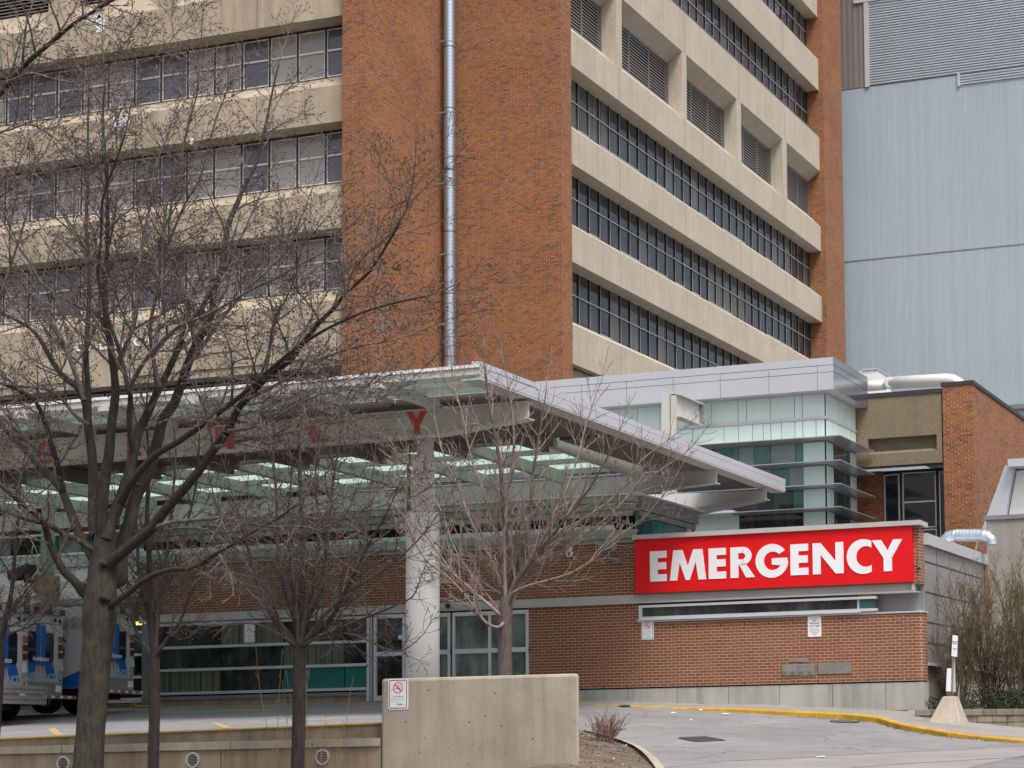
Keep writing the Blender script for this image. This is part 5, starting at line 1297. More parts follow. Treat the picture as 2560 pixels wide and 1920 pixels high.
# litter
r = random.Random(9)
lit = [(1683, 1784, .07, 'small crumpled white paper on the drive, nearest the painted lines'), (1752, 1776, .08, 'flat white scrap of paper on the drive below the kerb'), (1812, 1787, .13, 'largest flat white paper scrap in the middle of the upper drive'),
       (2054, 1895, .12, 'pale mint tissue lying on the joint by the bottom edge'), (2290, 1811, .05, 'white scrap in the gutter right of the iron cover'), (2385, 1817, .06, 'white scrap in the gutter below the leaning post'), (1728, 1802, .04, 'tiny pale scrap in the middle of the drive')]
for px, py, s_, lb in lit:
    c_ = hit(px, py); mb = MB(); k = 9
    ring_ = [(c_.x + s_ * r.uniform(.6, 1.1) * math.cos(2*math.pi*i/k), c_.y + s_ * 1.4 * r.uniform(.5, 1.1) * math.sin(2*math.pi*i/k)) for i in range(k)]
    mb.v = [(c_.x, c_.y, c_.z + .04)] + [(x, y, GG(x, y) + .012 + r.uniform(0, .02)) for x, y in ring_]
    for i in range(k): mb.f.append((0, 1 + i, 1 + (i + 1) % k)); mb.m.append(0)
    o = mb.build('litter', M_paper if 'mint' not in lb else M_pale); tag(o, lb, 'litter', 'scraps of litter on the drive')
# gravel and leaf debris in the gutter: nobody could count it
mb = MB()
for i in range(900):
    x = r.uniform(-14.5, -4.5); yk = tab(x, kp); y = yk - abs(r.gauss(.03, .12)) - .05; s_ = r.uniform(.012, .04); z = G(x, y) + .004
    a = r.uniform(0, 6.28); pts_ = [(x + s_ * math.cos(a + j * 1.57) * r.uniform(.6, 1), y + s_ * math.sin(a + j * 1.57) * r.uniform(.6, 1), z + r.uniform(0, .012)) for j in range(4)]
    mb.poly(pts_); mb.m[-1] = 0 if r.random() < .7 else 1
for i in range(120):
    x = r.uniform(-30, -13); y = 42.65 - abs(r.gauss(0, .06)); s_ = r.uniform(.012, .035); z = fw(x, y) + .004 if x > -20 else G(x, y) + .01
    mb.poly([(x + s_ * math.cos(j * 1.57), y + s_ * math.sin(j * 1.57), z + r.uniform(0, .01)) for j in range(4)]); mb.m[-1] = 0
o = mb.build('gutter_debris', [M_leafd, M_paper]); tag(o, 'dry leaves and grit gathered along the yellow kerb', 'debris', kind='stuff')
# yellow hose or strap on the ground by the storefront
a, b = hit(325, 1772), hit(395, 1770)
o = MB().tube([a + Vector((0, 0, .04)), a.lerp(b, .1) + Vector((0, 0, .16)), a.lerp(b, .25) + Vector((0, 0, .05)), a.lerp(b, .6) + Vector((0, 0, .06)), b + Vector((0, 0, .04))], .03, 6).build('yellow_strap', M_yel); tag(o, 'crumpled yellow strap lying at the foot of the storefront', 'strap')
a, b = hit(575, 1771), hit(672, 1769)
o = MB().tube([a + Vector((0, 0, .02)), b + Vector((0, 0, .02))], .02, 6).build('wheel_chock_bar', M_yel); tag(o, 'thin straight yellow bar lying on the drive before the storefront', 'bar')
# joint between the drive and the concrete apron
# ---------------------------------------------------------------- planter and leaning sign on the right
rwl = empty('block_planter_wall', (-9, 42.0, 1.6), 'low planter wall of rough brown-grey stacked blocks at the right', 'wall')
M_blocks = [concrete('weathered_block_a', (0.24, 0.205, 0.155), 0.25, 0.2, 2.5), concrete('weathered_block_b', (0.19, 0.165, 0.13), 0.25, 0.2, 2.5), concrete('weathered_block_c', (0.28, 0.245, 0.19), 0.25, 0.2, 2.5)]
topz = lambda x: tab(x, [(-11.9, 2.13), (-9.2, 2.10), (10, 1.95)])
r = random.Random(12)
YPL = 41.9
mbs = [MB() for _ in range(3)]
for row in range(5):
    x = -11.9 + (row % 2) * .2
    while x < 6:
        L_ = r.uniform(.33, .48); z1 = topz(x) - row * .155; d_ = r.uniform(-.015, .015) - (.03 if row == 0 else 0)
        mbs[r.randrange(3)].box(x + .004, x + L_ - .004, YPL + d_, YPL + .3, z1 - .15, z1 - .003); x += L_
for m_, mb in zip(M_blocks, mbs): mb.build('block_course', m_, rwl, bevel=.012)
struct(MB().poly([(-11.9, YPL + .29, 2.0), (10, YPL + .29, 1.85), (10, 49.6, 2.3), (-11.9, 49.6, 2.35)]).build('planting_bed', M_soil))
# concrete base with leaning post
bz = G(-10.9, 40.9) + .1
lp = empty('leaning_sign_post', (-10.88, 40.95, bz), 'grey post leaning in a tapered concrete block, with a narrow white sign', 'sign')
zz = lambda py: ony(2370, py, 40.95).z
xx_ = lambda px: ony(px, 1750, 40.95).x
b0, b1, t0_, t1_ = xx_(2329), xx_(2412), xx_(2360), xx_(2391)
zb_, zt_ = zz(1791), zz(1741)
mb = MB(); n = len(mb.v); d0, d1 = .40, .16; yc = 40.98
mb.v = [(b0, yc - d0, fw(b0, yc - d0) - .04), (b1, yc - d0, fw(b1, yc - d0) - .04), (b1, yc + d0, fw(b1, yc + d0) - .04), (b0, yc + d0, fw(b0, yc + d0) - .04), (t0_, yc - d1, zt_), (t1_, yc - d1, zt_), (t1_, yc + d1, zt_), (t0_, yc + d1, zt_)]
for q in ((0,3,2,1),(4,5,6,7),(0,1,5,4),(1,2,6,5),(2,3,7,6),(3,0,4,7)): mb.f.append(q); mb.m.append(0)
mb.build('concrete_base', M_wall, lp, bevel=.03)
pp = lambda px, py: ony(px, py, 40.95)
def slat(pts, y0, y1, name, mat): mb = MB(); mb.prism([(pp(*p).x, pp(*p).z) for p in pts], 1, y0, y1); return mb.build(name, mat, lp)
slat([(2380, 1728), (2390, 1730), (2387, 1638), (2381, 1638)][::1], 40.92, 40.95, 'post', M_frame)
slat([(2378, 1729), (2383.5, 1729), (2386.5, 1640), (2382, 1640)], 40.90, 40.919, 'post', M_stain)
slat([(2367, 1728), (2378, 1730), (2380, 1671), (2370, 1671)], 40.87, 40.95, 'stub_post', M_signw)
slat([(2368, 1741), (2380, 1741), (2380, 1729), (2368, 1728)], 40.87, 40.96, 'socket', M_rust)
sg = slat([(2381, 1640), (2395, 1643), (2397, 1590), (2384, 1588)], 40.86, 40.872, 'sign_plate', M_signw)
c_ = pp(2390, 1607); text('lettering', 'AMBULANCE\nPARKING', .045, M_tealink, sg, (c_.x, 40.858, c_.z), (R(90), R(3), 0), .001, sx=.55, bold=.001)
c_ = pp(2390, 1623); text('lettering', 'ONLY', .06, M_tealink, sg, (c_.x, 40.858, c_.z), (R(90), R(3), 0), .001, sx=.6, bold=.001)
# ---------------------------------------------------------------- bare trees
def rotv(v, axis, a): return Matrix.Rotation(a, 3, axis) @ v
class Tree:
    def __init__(s, seed): s.r = random.Random(seed); s.trunk = MB(); s.limb = MB(); s.tw = MB(); s.bud = MB(); s.nb = 0
    def budcluster(s, p, d, n, size):
        r = s.r
        for _ in range(n):
            dd = (d + Vector((r.gauss(0, .6), r.gauss(0, .6), r.gauss(0.1, .5)))).normalized()
            q = p + dd * size * r.uniform(.6, 1.8); k = len(s.bud.v); w_ = size * r.uniform(.3, .5); u = dd.orthogonal().normalized() * w_; v = dd.cross(u)
            s.bud.v += [tuple(p), tuple(q + dd * size * .8)] + [tuple(q + u), tuple(q - u * .5 + v * .87), tuple(q - u * .5 - v * .87)]
            for a, b in ((2, 3), (3, 4), (4, 2)):
                s.bud.f.append((k, k + a, k + b)); s.bud.f.append((k + 1, k + b, k + a)); s.bud.m += [0, 0]
    def grow(s, p, d, L, rad, lvl, P):
        r = s.r; n = max(3, int(L / P['seg'][lvl])); st = L / n; pts = [p.copy()]; d = d.normalized(); dirs = [d.copy()]
        w_ = P['wander'][lvl]; up_ = P['up'][lvl]
        for i in range(n):
            d = (d + Vector((r.gauss(0, w_), r.gauss(0, w_), r.gauss(0, w_) + up_))).normalized()
            pts.append(pts[-1] + d * st); dirs.append(d.copy())
        tip = max(P['rmin'], rad * P['taper'])
        rads = [lerp(rad, tip, i / n) for i in range(n + 1)]
        mb = s.limb if rad > 0.028 else s.tw
        mb.tube(pts, rads, 7 if rad > .03 else (4 if rad > .009 else 3), cap=False)
        if lvl >= P['levels']:
            s.budcluster(pts[-1], d, P['buds'], P['bsize'])
            if P.get('midbud') and n > 2: s.budcluster(pts[n // 2], d, 1, P['bsize'] * .8)
            return
        s.side(pts, rads, dirs, L, lvl, P)
        s.budcluster(pts[-1], d, P['buds'], P['bsize'])
    def side(s, pts, rads, dirs, L, lvl, P, t0=None):
        r = s.r; sp = P['space'][lvl]; t = (P['start'][lvl] if t0 is None else t0) * L + r.uniform(0, sp); n = len(pts) - 1
        az = r.uniform(0, 6.28)
        # arc lengths
        acc = [0]
        for a, b in zip(pts, pts[1:]): acc.append(acc[-1] + (b - a).length)
        T_ = acc[-1]; t = (P['start'][lvl] if t0 is None else t0) * T_ + r.uniform(0, sp)
        while t < T_ * .98:
            i = 0
            while i < n - 1 and acc[i + 1] < t: i += 1
            f = (t - acc[i]) / max(1e-6, acc[i + 1] - acc[i]); p = pts[i].lerp(pts[i + 1], f); d = (pts[i + 1] - pts[i]).normalized()
            az += 1.57 + r.gauss(0, .35)
            for k in range(2 if r.random() < P['pair'] else 1):
                a_ = az + k * math.pi + r.gauss(0, .2); o = d.orthogonal().normalized(); o = rotv(o, d, a_)
                ang_ = R(r.uniform(*P['angle'][lvl])); nd = d * math.cos(ang_) + o * math.sin(ang_)
                ll = P['len'][lvl] * r.uniform(.55, 1.25) * (1 - .45 * t / T_)
                ll = min(ll, T_ * P.get('cap', .75))
                rr = min(lerp(rads[i], rads[i + 1], f) * .62, P['rad'][lvl] * (0.6 + .4 * ll / P['len'][lvl]))
                s.grow(p, nd, ll, max(rr, P['rmin']), lvl + 1, P)
            t += sp * r.uniform(.65, 1.4)
    def finish(s, name, base, label, cat, mt, mc, mbud, group=None):
        o = empty(name, tuple(base), label, cat, group)
        s.trunk.build('trunk', mt, o, smooth=True)
        if s.limb.v: s.limb.build('limb', mc, o, smooth=True)
        s.tw.build('crown', mc, o)
        if s.bud.v: s.bud.build('bud', mbud, o)
        return o
def smooth(pts, k=3):
    """Catmull-Rom through traced points (each a tuple of vector, radius)"""
    out = []
    for i in range(len(pts) - 1):
        p0 = pts[max(0, i - 1)]; p1 = pts[i]; p2 = pts[i + 1]; p3 = pts[min(len(pts) - 1, i + 2)]
        for j in range(k):
            t = j / k
            f = lambda a, b, c, d: 0.5 * ((2*b) + (c - a) * t + (2*a - 5*b + 4*c - d) * t*t + (3*b - a - 3*c + d) * t**3)
            out.append((Vector([f(p0[0][q], p1[0][q], p2[0][q], p3[0][q]) for q in range(3)]), lerp(p1[1], p2[1], t)))
    out.append(pts[-1]); return out
PB = dict(levels=3, seg=[.35, .18, .09, .05], wander=[.06, .10, .13, .16], up=[.02, .045, .05, .04], taper=.35, rmin=.0034,
          start=[.22, .12, .1, 0], space=[.30, .175, .11, 0], pair=.55, angle=[(30, 60), (32, 62), (35, 65), (0, 0)], len=[1.25, .52, .20, 0], rad=[.020, .0078, .0042, 0], buds=3, bsize=.016, cap=.6)
def traced(tree, tr, y0, ytip, r0, r1, P, side=True, t0=.22, jitter=.0, sidelvl=0):
    """a limb traced in the photograph's outline (display pixels), given its own distance at the base and tip"""
    n = len(tr); pts = []
    for i, (dx, dy) in enumerate(tr):
        t = i / (n - 1); y = lerp(y0, ytip, t); pts.append((D(dx, dy, y), lerp(r0, r1, t ** .8)))
    sm = smooth(pts, 3); P_ = [a for a, b in sm]; rr = [b for a, b in sm]
    (tree.trunk if r0 > .045 else (tree.limb if r0 > .022 else tree.tw)).tube(P_, rr, 12 if r0 > .08 else (8 if r0 > .03 else 5), cap=False)
    if side:
        L = sum((b - a).length for a, b in zip(P_, P_[1:]))
        tree.side(P_, rr, None, L, sidelvl, P, t0)
        tree.grow(P_[-1], P_[-1] - P_[-2], P['len'][0] * .8, rr[-1], 1, P)
bt = Tree(21)
Y0 = 21.6
base = D(190, 1659, Y0); gz = GF(base.x, Y0)
tr = [(base + Vector((-.02, 0, -(base.z - gz) - .05)), .30), (base + Vector((0, 0, -.35)), .225), (base, .205), (D(197, 1560, Y0), .195), (D(204, 1470, Y0), .195), (D(211, 1390, Y0), .21), (D(215, 1330, Y0), .235), (D(218, 1280, Y0), .22), (D(221, 1235, Y0 + .02), .19), (D(224, 1190, Y0 + .02), .17), (D(228, 1150, Y0), .13)]
sm = smooth(tr, 4); r = random.Random(2)
bt.trunk.tube([a for a, b in sm], [b * r.uniform(.97, 1.03) for a, b in sm], 20, cap=False)
# burrs and pruned stubs
for dx, dy, y, rad in ((186, 1342, -.14, .07), (222, 1290, -.17, .05), (176, 1262, -.03, .04), (222, 1215, -.16, .04), (282, 1040, -.22, .035)):
    c_ = D(dx, dy, Y0 + y); bt.trunk.tube([c_ + Vector((.04, .14, -.05)), c_ + Vector((.01, .04, -.02)), c_, c_ + Vector((-.012, -.03, .01)), c_ + Vector((-.014, -.035, .011))], [rad * .8, rad, rad, rad * .8, rad * .3], 10)
limbs = [
 # left side
 ([(200, 1300), (178, 1279), (161, 1256), (139, 1236), (120, 1202), (105, 1168), (99, 1142), (90, 1121), (62, 1099), (37, 1078), (17, 1061), (-20, 1030)], .1, -1.2, .075, .03, .25),
 ([(205, 1190), (169, 1166), (146, 1159), (128, 1148), (112, 1138), (90, 1129), (56, 1121), (28, 1110), (-15, 1096)], -.1, -.9, .055, .030, .3),
 ([(210, 1225), (191, 1185), (170, 1150), (153, 1108), (137, 1067), (118, 1040), (96, 1021), (63, 982), (27, 944), (-10, 905)], 0, .9, .085, .04, .35),
 ([(137, 1067), (131, 1035), (126, 1010), (118, 982), (101, 925), (88, 889), (71, 862), (27, 837), (-12, 825)], .4, -.5, .055, .022, .1),
 ([(118, 982), (93, 977), (55, 950), (22, 917), (-15, 890)], .3, -.6, .035, .018, .1),
 ([(191, 917), (165, 900), (140, 870), (120, 850), (90, 838), (50, 835), (0, 826)], .2, -.6, .035, .014, .1),
 ([(212, 1160), (202, 1135), (202, 1053), (199, 985), (190, 917), (183, 865), (165, 835), (137, 814), (112, 779), (84, 729), (53, 701), (-5, 672)], 0, 1.1, .10, .022, .4),
 ([(190, 917), (191, 870), (190, 835), (186, 765), (190, 694), (193, 624), (190, 560), (186, 480), (190, 400), (190, 281), (192, 190), (190, 130)], .35, 1.3, .055, .012, .12),
 ([(183, 865), (160, 800), (135, 735), (110, 690), (85, 640), (60, 600), (20, 560), (-20, 540)], .3, 0.2, .04, .014, .1),
 ([(190, 560), (170, 520), (140, 470), (115, 420), (80, 380), (40, 350), (0, 345)], .9, .4, .03, .01, .05),
 ([(243, 782), (240, 740), (228, 715), (218, 687), (197, 673), (165, 659), (130, 640), (90, 610), (60, 560), (30, 520)], -.2, -1.2, .038, .012, .1),
 # centre
 ([(222, 1160), (219, 1122), (224, 1053), (235, 985), (241, 917), (249, 857), (248, 821), (243, 782), (236, 730), (228, 690), (228, 600), (232, 520), (232, 440), (229, 352), (222, 260), (226, 190)], -.05, -.9, .10, .012, .35),
 ([(228, 1165), (238, 1135), (254, 1094), (274, 1040), (284, 999), (293, 958), (301, 930), (323, 884), (345, 835), (352, 824), (380, 765), (397, 722), (422, 687), (443, 652), (468, 606), (492, 571), (510, 530)], -.05, .8, .105, .022, .35),
 ([(287, 975), (283, 944), (279, 903), (282, 857), (278, 845), (260, 765), (243, 715), (225, 659), (211, 589), (218, 518), (222, 430), (250, 350), (270, 290)], -.25, -1.4, .05, .012, .2),
 ([(278, 845), (299, 800), (337, 750), (387, 705), (440, 684), (492, 656), (545, 624), (598, 599), (650, 570), (700, 545)], -.5, -1.6, .04, .012, .12),
 ([(250, 800), (275, 740), (290, 690), (296, 640), (300, 580), (312, 500), (325, 440), (330, 380), (350, 320)], -.2, .8, .04, .012, .1),
 ([(296, 640), (320, 600), (340, 550), (352, 490), (365, 420), (390, 350), (400, 290), (415, 220)], .3, 1.2, .03, .01, .05),
 ([(236, 1250), (258, 1255), (262, 1189), (282, 1123), (290, 1081), (323, 1012), (339, 958), (353, 903), (377, 870), (404, 793), (422, 747), (454, 687), (464, 624), (480, 575), (492, 492), (512, 440), (527, 404), (548, 364), (559, 334), (575, 265), (590, 190), (602, 140)], .2, 1.8, .125, .012, .4),
 ([(422, 747), (410, 690), (395, 620), (375, 560), (365, 500), (372, 430), (387, 352), (410, 260), (428, 190), (430, 130)], .9, .4, .035, .01, .08),
 ([(345, 835), (330, 770), (325, 700), (338, 640), (350, 560), (370, 510), (400, 440), (430, 390), (450, 320), (465, 260)], .2, -.7, .035, .01, .08),
 ([(404, 793), (440, 745), (470, 700), (520, 640), (560, 600), (600, 560), (625, 520), (650, 470), (670, 420)], .8, 1.7, .035, .01, .08),
 # right side
 ([(232, 1225), (246, 1209), (295, 1168), (328, 1141), (356, 1103), (388, 1067), (427, 1021), (465, 966), (492, 930), (514, 884), (533, 862), (580, 812), (626, 779), (650, 747), (686, 701), (721, 666), (749, 631), (800, 585), (838, 525), (865, 480)], 0, -.9, .10, .014, .35),
 ([(262, 1085), (274, 1059), (298, 1023), (337, 982), (383, 955), (438, 917), (476, 889), (512, 862), (560, 820), (600, 785), (643, 750), (703, 712), (778, 677), (850, 655), (920, 640)], -.1, -1.5, .07, .012, .3),
 ([(749, 631), (760, 590), (790, 550), (830, 520), (865, 475), (885, 440), (905, 420)], -.7, -1.1, .02, .008, .05),
 ([(533, 862), (590, 835), (650, 800), (720, 765), (790, 745), (850, 735), (910, 715)], -.55, .3, .03, .009, .08),
 ([(465, 966), (530, 950), (600, 940), (660, 925), (730, 905), (790, 880), (850, 845)], -.4, .6, .03, .009, .08),
 ([(330, 1140), (372, 1128), (410, 1124), (479, 1119), (520, 1127), (587, 1138), (655, 1138), (691, 1146), (715, 1133), (751, 1116), (800, 1100), (850, 1085), (900, 1070)], -.15, -1.3, .035, .009, .25),
 ([(240, 1310), (252, 1298), (284, 1276), (306, 1257), (339, 1239), (372, 1230), (405, 1228), (438, 1217), (459, 1200), (484, 1187), (520, 1165), (560, 1142), (600, 1120), (640, 1090)], -.05, -1.2, .06, .012, .4),
 ([(340, 1150), (390, 1140), (450, 1145), (500, 1180), (540, 1200), (570, 1195)], -.1, .5, .022, .008, .3),
 ([(492, 930), (540, 925), (600, 900), (650, 870), (700, 850), (740, 845)], -.45, -1.5, .028, .009, .1),
 ([(560, 820), (580, 760), (590, 700), (620, 640), (640, 590), (650, 540), (680, 500)], -.8, -1.5, .022, .008, .08),
 ([(626, 779), (640, 730), (690, 690), (730, 660), (770, 560), (790, 500), (820, 450), (870, 400)], -.5, .2, .018, .007, .2),
]
for tr, ya, yb, ra, rb, t0 in limbs: traced(bt, tr, Y0 + ya, Y0 + yb, ra * .92, rb * .9, PB, True, t0)
# limb that leaves the picture on the left and comes back in at the top
traced(bt, [(-20, 1030), (-90, 940), (-150, 760), (-160, 560), (-120, 380), (-60, 262), (0, 204), (25, 173), (62, 133), (108, 94), (146, 62), (173, 42), (208, 21), (262, -12)], Y0 - 1.2, Y0 - 2.4, .05, .02, PB, True, .55)
traced(bt, [(25, 173), (70, 158), (120, 172), (165, 178), (210, 168), (250, 155), (290, 140), (340, 120), (390, 60)], Y0 - 2.1, Y0 - 1.6, .016, .006, PB, True, .2)
traced(bt, [(-60, 262), (0, 285), (60, 268), (110, 292), (150, 325), (200, 345), (235, 290)], Y0 - 1.8, Y0 - 1.4, .02, .007, PB, True, .2)
traced(bt, [(-90, 940), (-60, 800), (-20, 700), (10, 610), (40, 520), (60, 450), (70, 380), (95, 300)], Y0 - 1.0, Y0 - .2, .03, .009, PB, True, .3)
traced(bt, [(-160, 560), (-90, 500), (-20, 440), (40, 395), (90, 340), (120, 280)], Y0 - 1.4, Y0 - .8, .025, .008, PB, True, .3)
bt.finish('bare_tree', Vector((base.x, Y0, gz)), 'biggest bare tree, thick mossy trunk forking into many limbs in front of the ambulances', 'tree', M_bark, M_twig, M_bud)
# thinner trees in front of the low wall
PS = dict(levels=3, seg=[.3, .16, .09, .06], wander=[.05, .09, .12, .14], up=[.03, .05, .05, .03], taper=.4, rmin=.0036,
          start=[.2, .15, .1, 0], space=[.29, .19, .12, 0], pair=.45, angle=[(25, 50), (32, 60), (35, 62), (0, 0)], len=[.80, .40, .16, 0], rad=[.014, .007, .0040, 0], buds=2, bsize=.015, cap=.6)
def thin_tree(seed, y, base_px, fork_px, rad, limbs, label, extra=()):
    t = Tree(seed); b = D(*base_px, y); g_ = GF(b.x, y); f = D(*fork_px, y)
    tr = [(Vector((b.x, y, g_ - .05)), rad * 1.25), (b, rad * 1.02), (b.lerp(f, .5) + Vector((.01, 0, 0)), rad), (f, rad * .95)]
    sm = smooth(tr, 5); t.trunk.tube([a for a, b_ in sm], [b_ for a, b_ in sm], 14, cap=False)
    for tr, yb, ra, rb, t0 in limbs: traced(t, [fork_px] + tr, y, y + yb, ra, rb, PS, True, t0)
    t.finish('bare_tree', Vector((b.x, y, g_)), label, 'tree', M_bark2, M_twigd, M_bud, None)
def vase(fx, fy, spread, top, n, seed, r0=.042):
    r = random.Random(seed); out = []
    for i in range(n):
        u = (i + .5) / n * 2 - 1; u += r.uniform(-.08, .08); h_ = (fy - top) * (1 - .38 * abs(u) ** 1.5) * r.uniform(.85, 1.05); w_ = spread * u * r.uniform(.85, 1.1)
        st = r.uniform(0, .10) * (fy - top) * (1 - abs(u))
        path = []
        for t in (.08, .22, .4, .6, .8, 1): path.append((fx + w_ * (t ** (.75 if abs(u) > .3 else 1.0)) + r.uniform(-6, 6), fy - st - h_ * t ** 1.12 + r.uniform(-5, 5)))
        out.append((path, r.uniform(-1.3, 1.3), r0 * (1 - .45 * abs(u)) * r.uniform(.7, 1), .008, .12))
    return out
thin_tree(31, 23.4, (331, 1659), (334, 1420), .080, [([(331, 1380), (326, 1300), (322, 1200), (318, 1100), (322, 1000), (316, 900), (320, 830)], .1, .07, .010, .1),
    ([(300, 1375), (285, 1330), (278, 1280), (268, 1220), (262, 1160), (250, 1090)], -.5, .035, .008, .1), ([(365, 1375), (390, 1340), (408, 1290), (440, 1230), (470, 1190), (500, 1150)], -.7, .032, .008, .1),
    ([(340, 1340), (352, 1260), (362, 1180), (372, 1080), (380, 980), (372, 900)], .6, .045, .009, .1), ([(320, 1330), (300, 1240), (296, 1150), (288, 1060), (290, 960), (284, 880)], .5, .04, .009, .1),
    ([(345, 1300), (385, 1220), (405, 1130), (425, 1040), (430, 950), (440, 880)], -.2, .032, .008, .1), ([(325, 1350), (270, 1290), (240, 1230), (215, 1180)], .8, .026, .008, .1)],
    'slim bare tree with a narrow trunk just right of the biggest tree')
thin_tree(32, 23.4, (643, 1659), (647, 1400), .096, [([(648, 1360), (652, 1280), (656, 1200), (650, 1100), (648, 1000), (645, 900), (650, 850)], .1, .075, .010, .1),
    ([(620, 1378), (590, 1330), (560, 1270), (540, 1200), (520, 1130), (500, 1060)], -.5, .05, .008, .08), ([(680, 1370), (715, 1335), (740, 1290), (770, 1230), (800, 1170), (835, 1110), (860, 1050)], -.4, .055, .008, .08),
    ([(655, 1350), (690, 1290), (700, 1220), (712, 1130), (720, 1040), (735, 950), (740, 880)], .5, .05, .009, .08), ([(640, 1350), (615, 1270), (600, 1180), (598, 1080), (590, 980), (594, 900)], .6, .05, .009, .08),
    ([(690, 1375), (750, 1350), (800, 1330), (850, 1310), (890, 1290), (905, 1260)], -.9, .03, .008, .1), ([(610, 1375), (560, 1350), (520, 1345), (480, 1350), (455, 1352)], -.8, .022, .007, .1),
    ([(700, 1330), (750, 1280), (800, 1250), (850, 1215), (900, 1170), (940, 1120)], .3, .036, .008, .1), ([(600, 1340), (550, 1290), (510, 1250), (470, 1220), (440, 1180)], .2, .034, .008, .1),
    ([(660, 1330), (680, 1240), (690, 1140), (680, 1040), (690, 950), (684, 870)], -.6, .045, .008, .1), ([(640, 1320), (630, 1220), (622, 1120), (630, 1020), (620, 930)], -.6, .042, .008, .1),
    ([(690, 1370), (760, 1370), (830, 1400), (870, 1405), (905, 1380)], -.4, .02, .007, .2), ([(590, 1340), (545, 1240), (500, 1170), (470, 1100), (450, 1020)], .9, .032, .008, .1), ([(720, 1330), (770, 1240), (790, 1150), (800, 1060), (810, 980)], .9, .032, .008, .1)],
    'slim bare tree in front of the storefront, nearest left of the concrete block')
thin_tree(33, 23.4, (-18, 1659), (0, 1400), .085, [([(14, 1330), (26, 1270), (32, 1200), (40, 1120), (45, 1040), (60, 950)], .1, .05, .008, .1),
    ([(8, 1350), (40, 1300), (60, 1270), (90, 1245), (110, 1220)], -.5, .022, .007, .1), ([(20, 1370), (60, 1355), (95, 1330), (125, 1290), (150, 1250)], -.6, .022, .007, .1),
    ([(-5, 1320), (-10, 1240), (5, 1160), (10, 1080), (6, 1000)], .5, .04, .008, .1), ([(-30, 1320), (-60, 1240), (-70, 1150)], .3, .035, .01, .1), ([(10, 1360), (50, 1340), (100, 1310), (140, 1305)], .4, .018, .007, .1)],
    'slim bare tree leaning in from the left photo edge over the ambulances')
# paler tree behind the concrete block
PP = dict(levels=2, seg=[.28, .13, .07], wander=[.05, .08, .10], up=[.05, .08, .10], taper=.4, rmin=.0042,
          start=[.22, .18, .1], space=[.26, .15, 0], pair=.7, angle=[(28, 50), (28, 52), (0, 0)], len=[.95, .42, 0], rad=[.015, .0072, 0], buds=1, bsize=.012, cap=.65, midbud=False)
t = Tree(41); yb = 27.5; b = D(1090, 1459, yb); g_ = 1.3; f = D(1092, 1335, yb)
sm = smooth([(Vector((b.x, yb, g_)), .17), (b + Vector((0, 0, -.4)), .135), (b, .122), (D(1090, 1390, yb), .118), (f, .125), (D(1093, 1290, yb), .085)], 5)
t.trunk.tube([a for a, c in sm], [c for a, c in sm], 14, cap=False)
for tr, yo, ra, rb, t0 in [
    ([(1091, 1300), (1092, 1250), (1095, 1180), (1088, 1100), (1080, 1000), (1062, 900), (1050, 820), (1045, 760)], 0, .075, .011, .15),
    ([(1092, 1300), (1110, 1245), (1130, 1200), (1145, 1120), (1150, 1030), (1165, 940), (1175, 880), (1180, 840)], .6, .05, .01, .1),
    ([(1088, 1335), (1060, 1310), (1030, 1285), (990, 1250), (965, 1220), (930, 1170), (905, 1130), (895, 1080)], -.5, .045, .01, .15),
    ([(1088, 1345), (1075, 1355), (1050, 1345), (1030, 1320), (1000, 1280), (960, 1240), (925, 1215), (890, 1160), (875, 1100)], -.9, .035, .009, .2),
    ([(1090, 1290), (1060, 1270), (1020, 1240), (985, 1200), (950, 1180), (910, 1150), (880, 1120)], .4, .032, .009, .1),
    ([(1090, 1275), (1062, 1215), (1040, 1170), (1010, 1110), (990, 1050), (960, 990), (945, 930)], .2, .045, .01, .1),
    ([(1100, 1290), (1130, 1270), (1180, 1255), (1230, 1240), (1280, 1210), (1310, 1180), (1350, 1150), (1400, 1110), (1440, 1060)], -.6, .035, .009, .2),
    ([(1100, 1300), (1115, 1260), (1150, 1210), (1190, 1160), (1230, 1110), (1270, 1060), (1300, 1010), (1330, 950)], -.2, .05, .01, .1),
    ([(1110, 1260), (1160, 1215), (1210, 1190), (1270, 1150), (1320, 1110), (1370, 1060), (1420, 1020), (1465, 990)], .4, .036, .009, .1),
    ([(1120, 1240), (1170, 1170), (1200, 1100), (1230, 1040), (1250, 980), (1265, 920), (1285, 860)], .9, .036, .009, .1),
    ([(1085, 1200), (1060, 1120), (1040, 1050), (1015, 980), (1000, 900), (985, 850), (975, 800)], .5, .036, .009, .1),
    ([(1150, 1210), (1210, 1150), (1260, 1120), (1330, 1070), (1380, 1000), (1430, 960)], .9, .028, .009, .1),
    ([(1090, 1150), (1100, 1050), (1110, 960), (1105, 880), (1095, 820)], -.5, .036, .009, .1),
    ([(990, 1200), (960, 1120), (930, 1060), (890, 1010), (860, 980)], .4, .02, .008, .1)]:
    traced(t, [(1092, 1335)] + tr, yb, yb + yo, ra, rb, PP, True, t0)
t.finish('bare_tree', Vector((b.x, yb, g_)), 'bare tree with paler pinkish twigs rising behind the concrete block', 'tree', M_bark4, M_twig4, M_bud4)
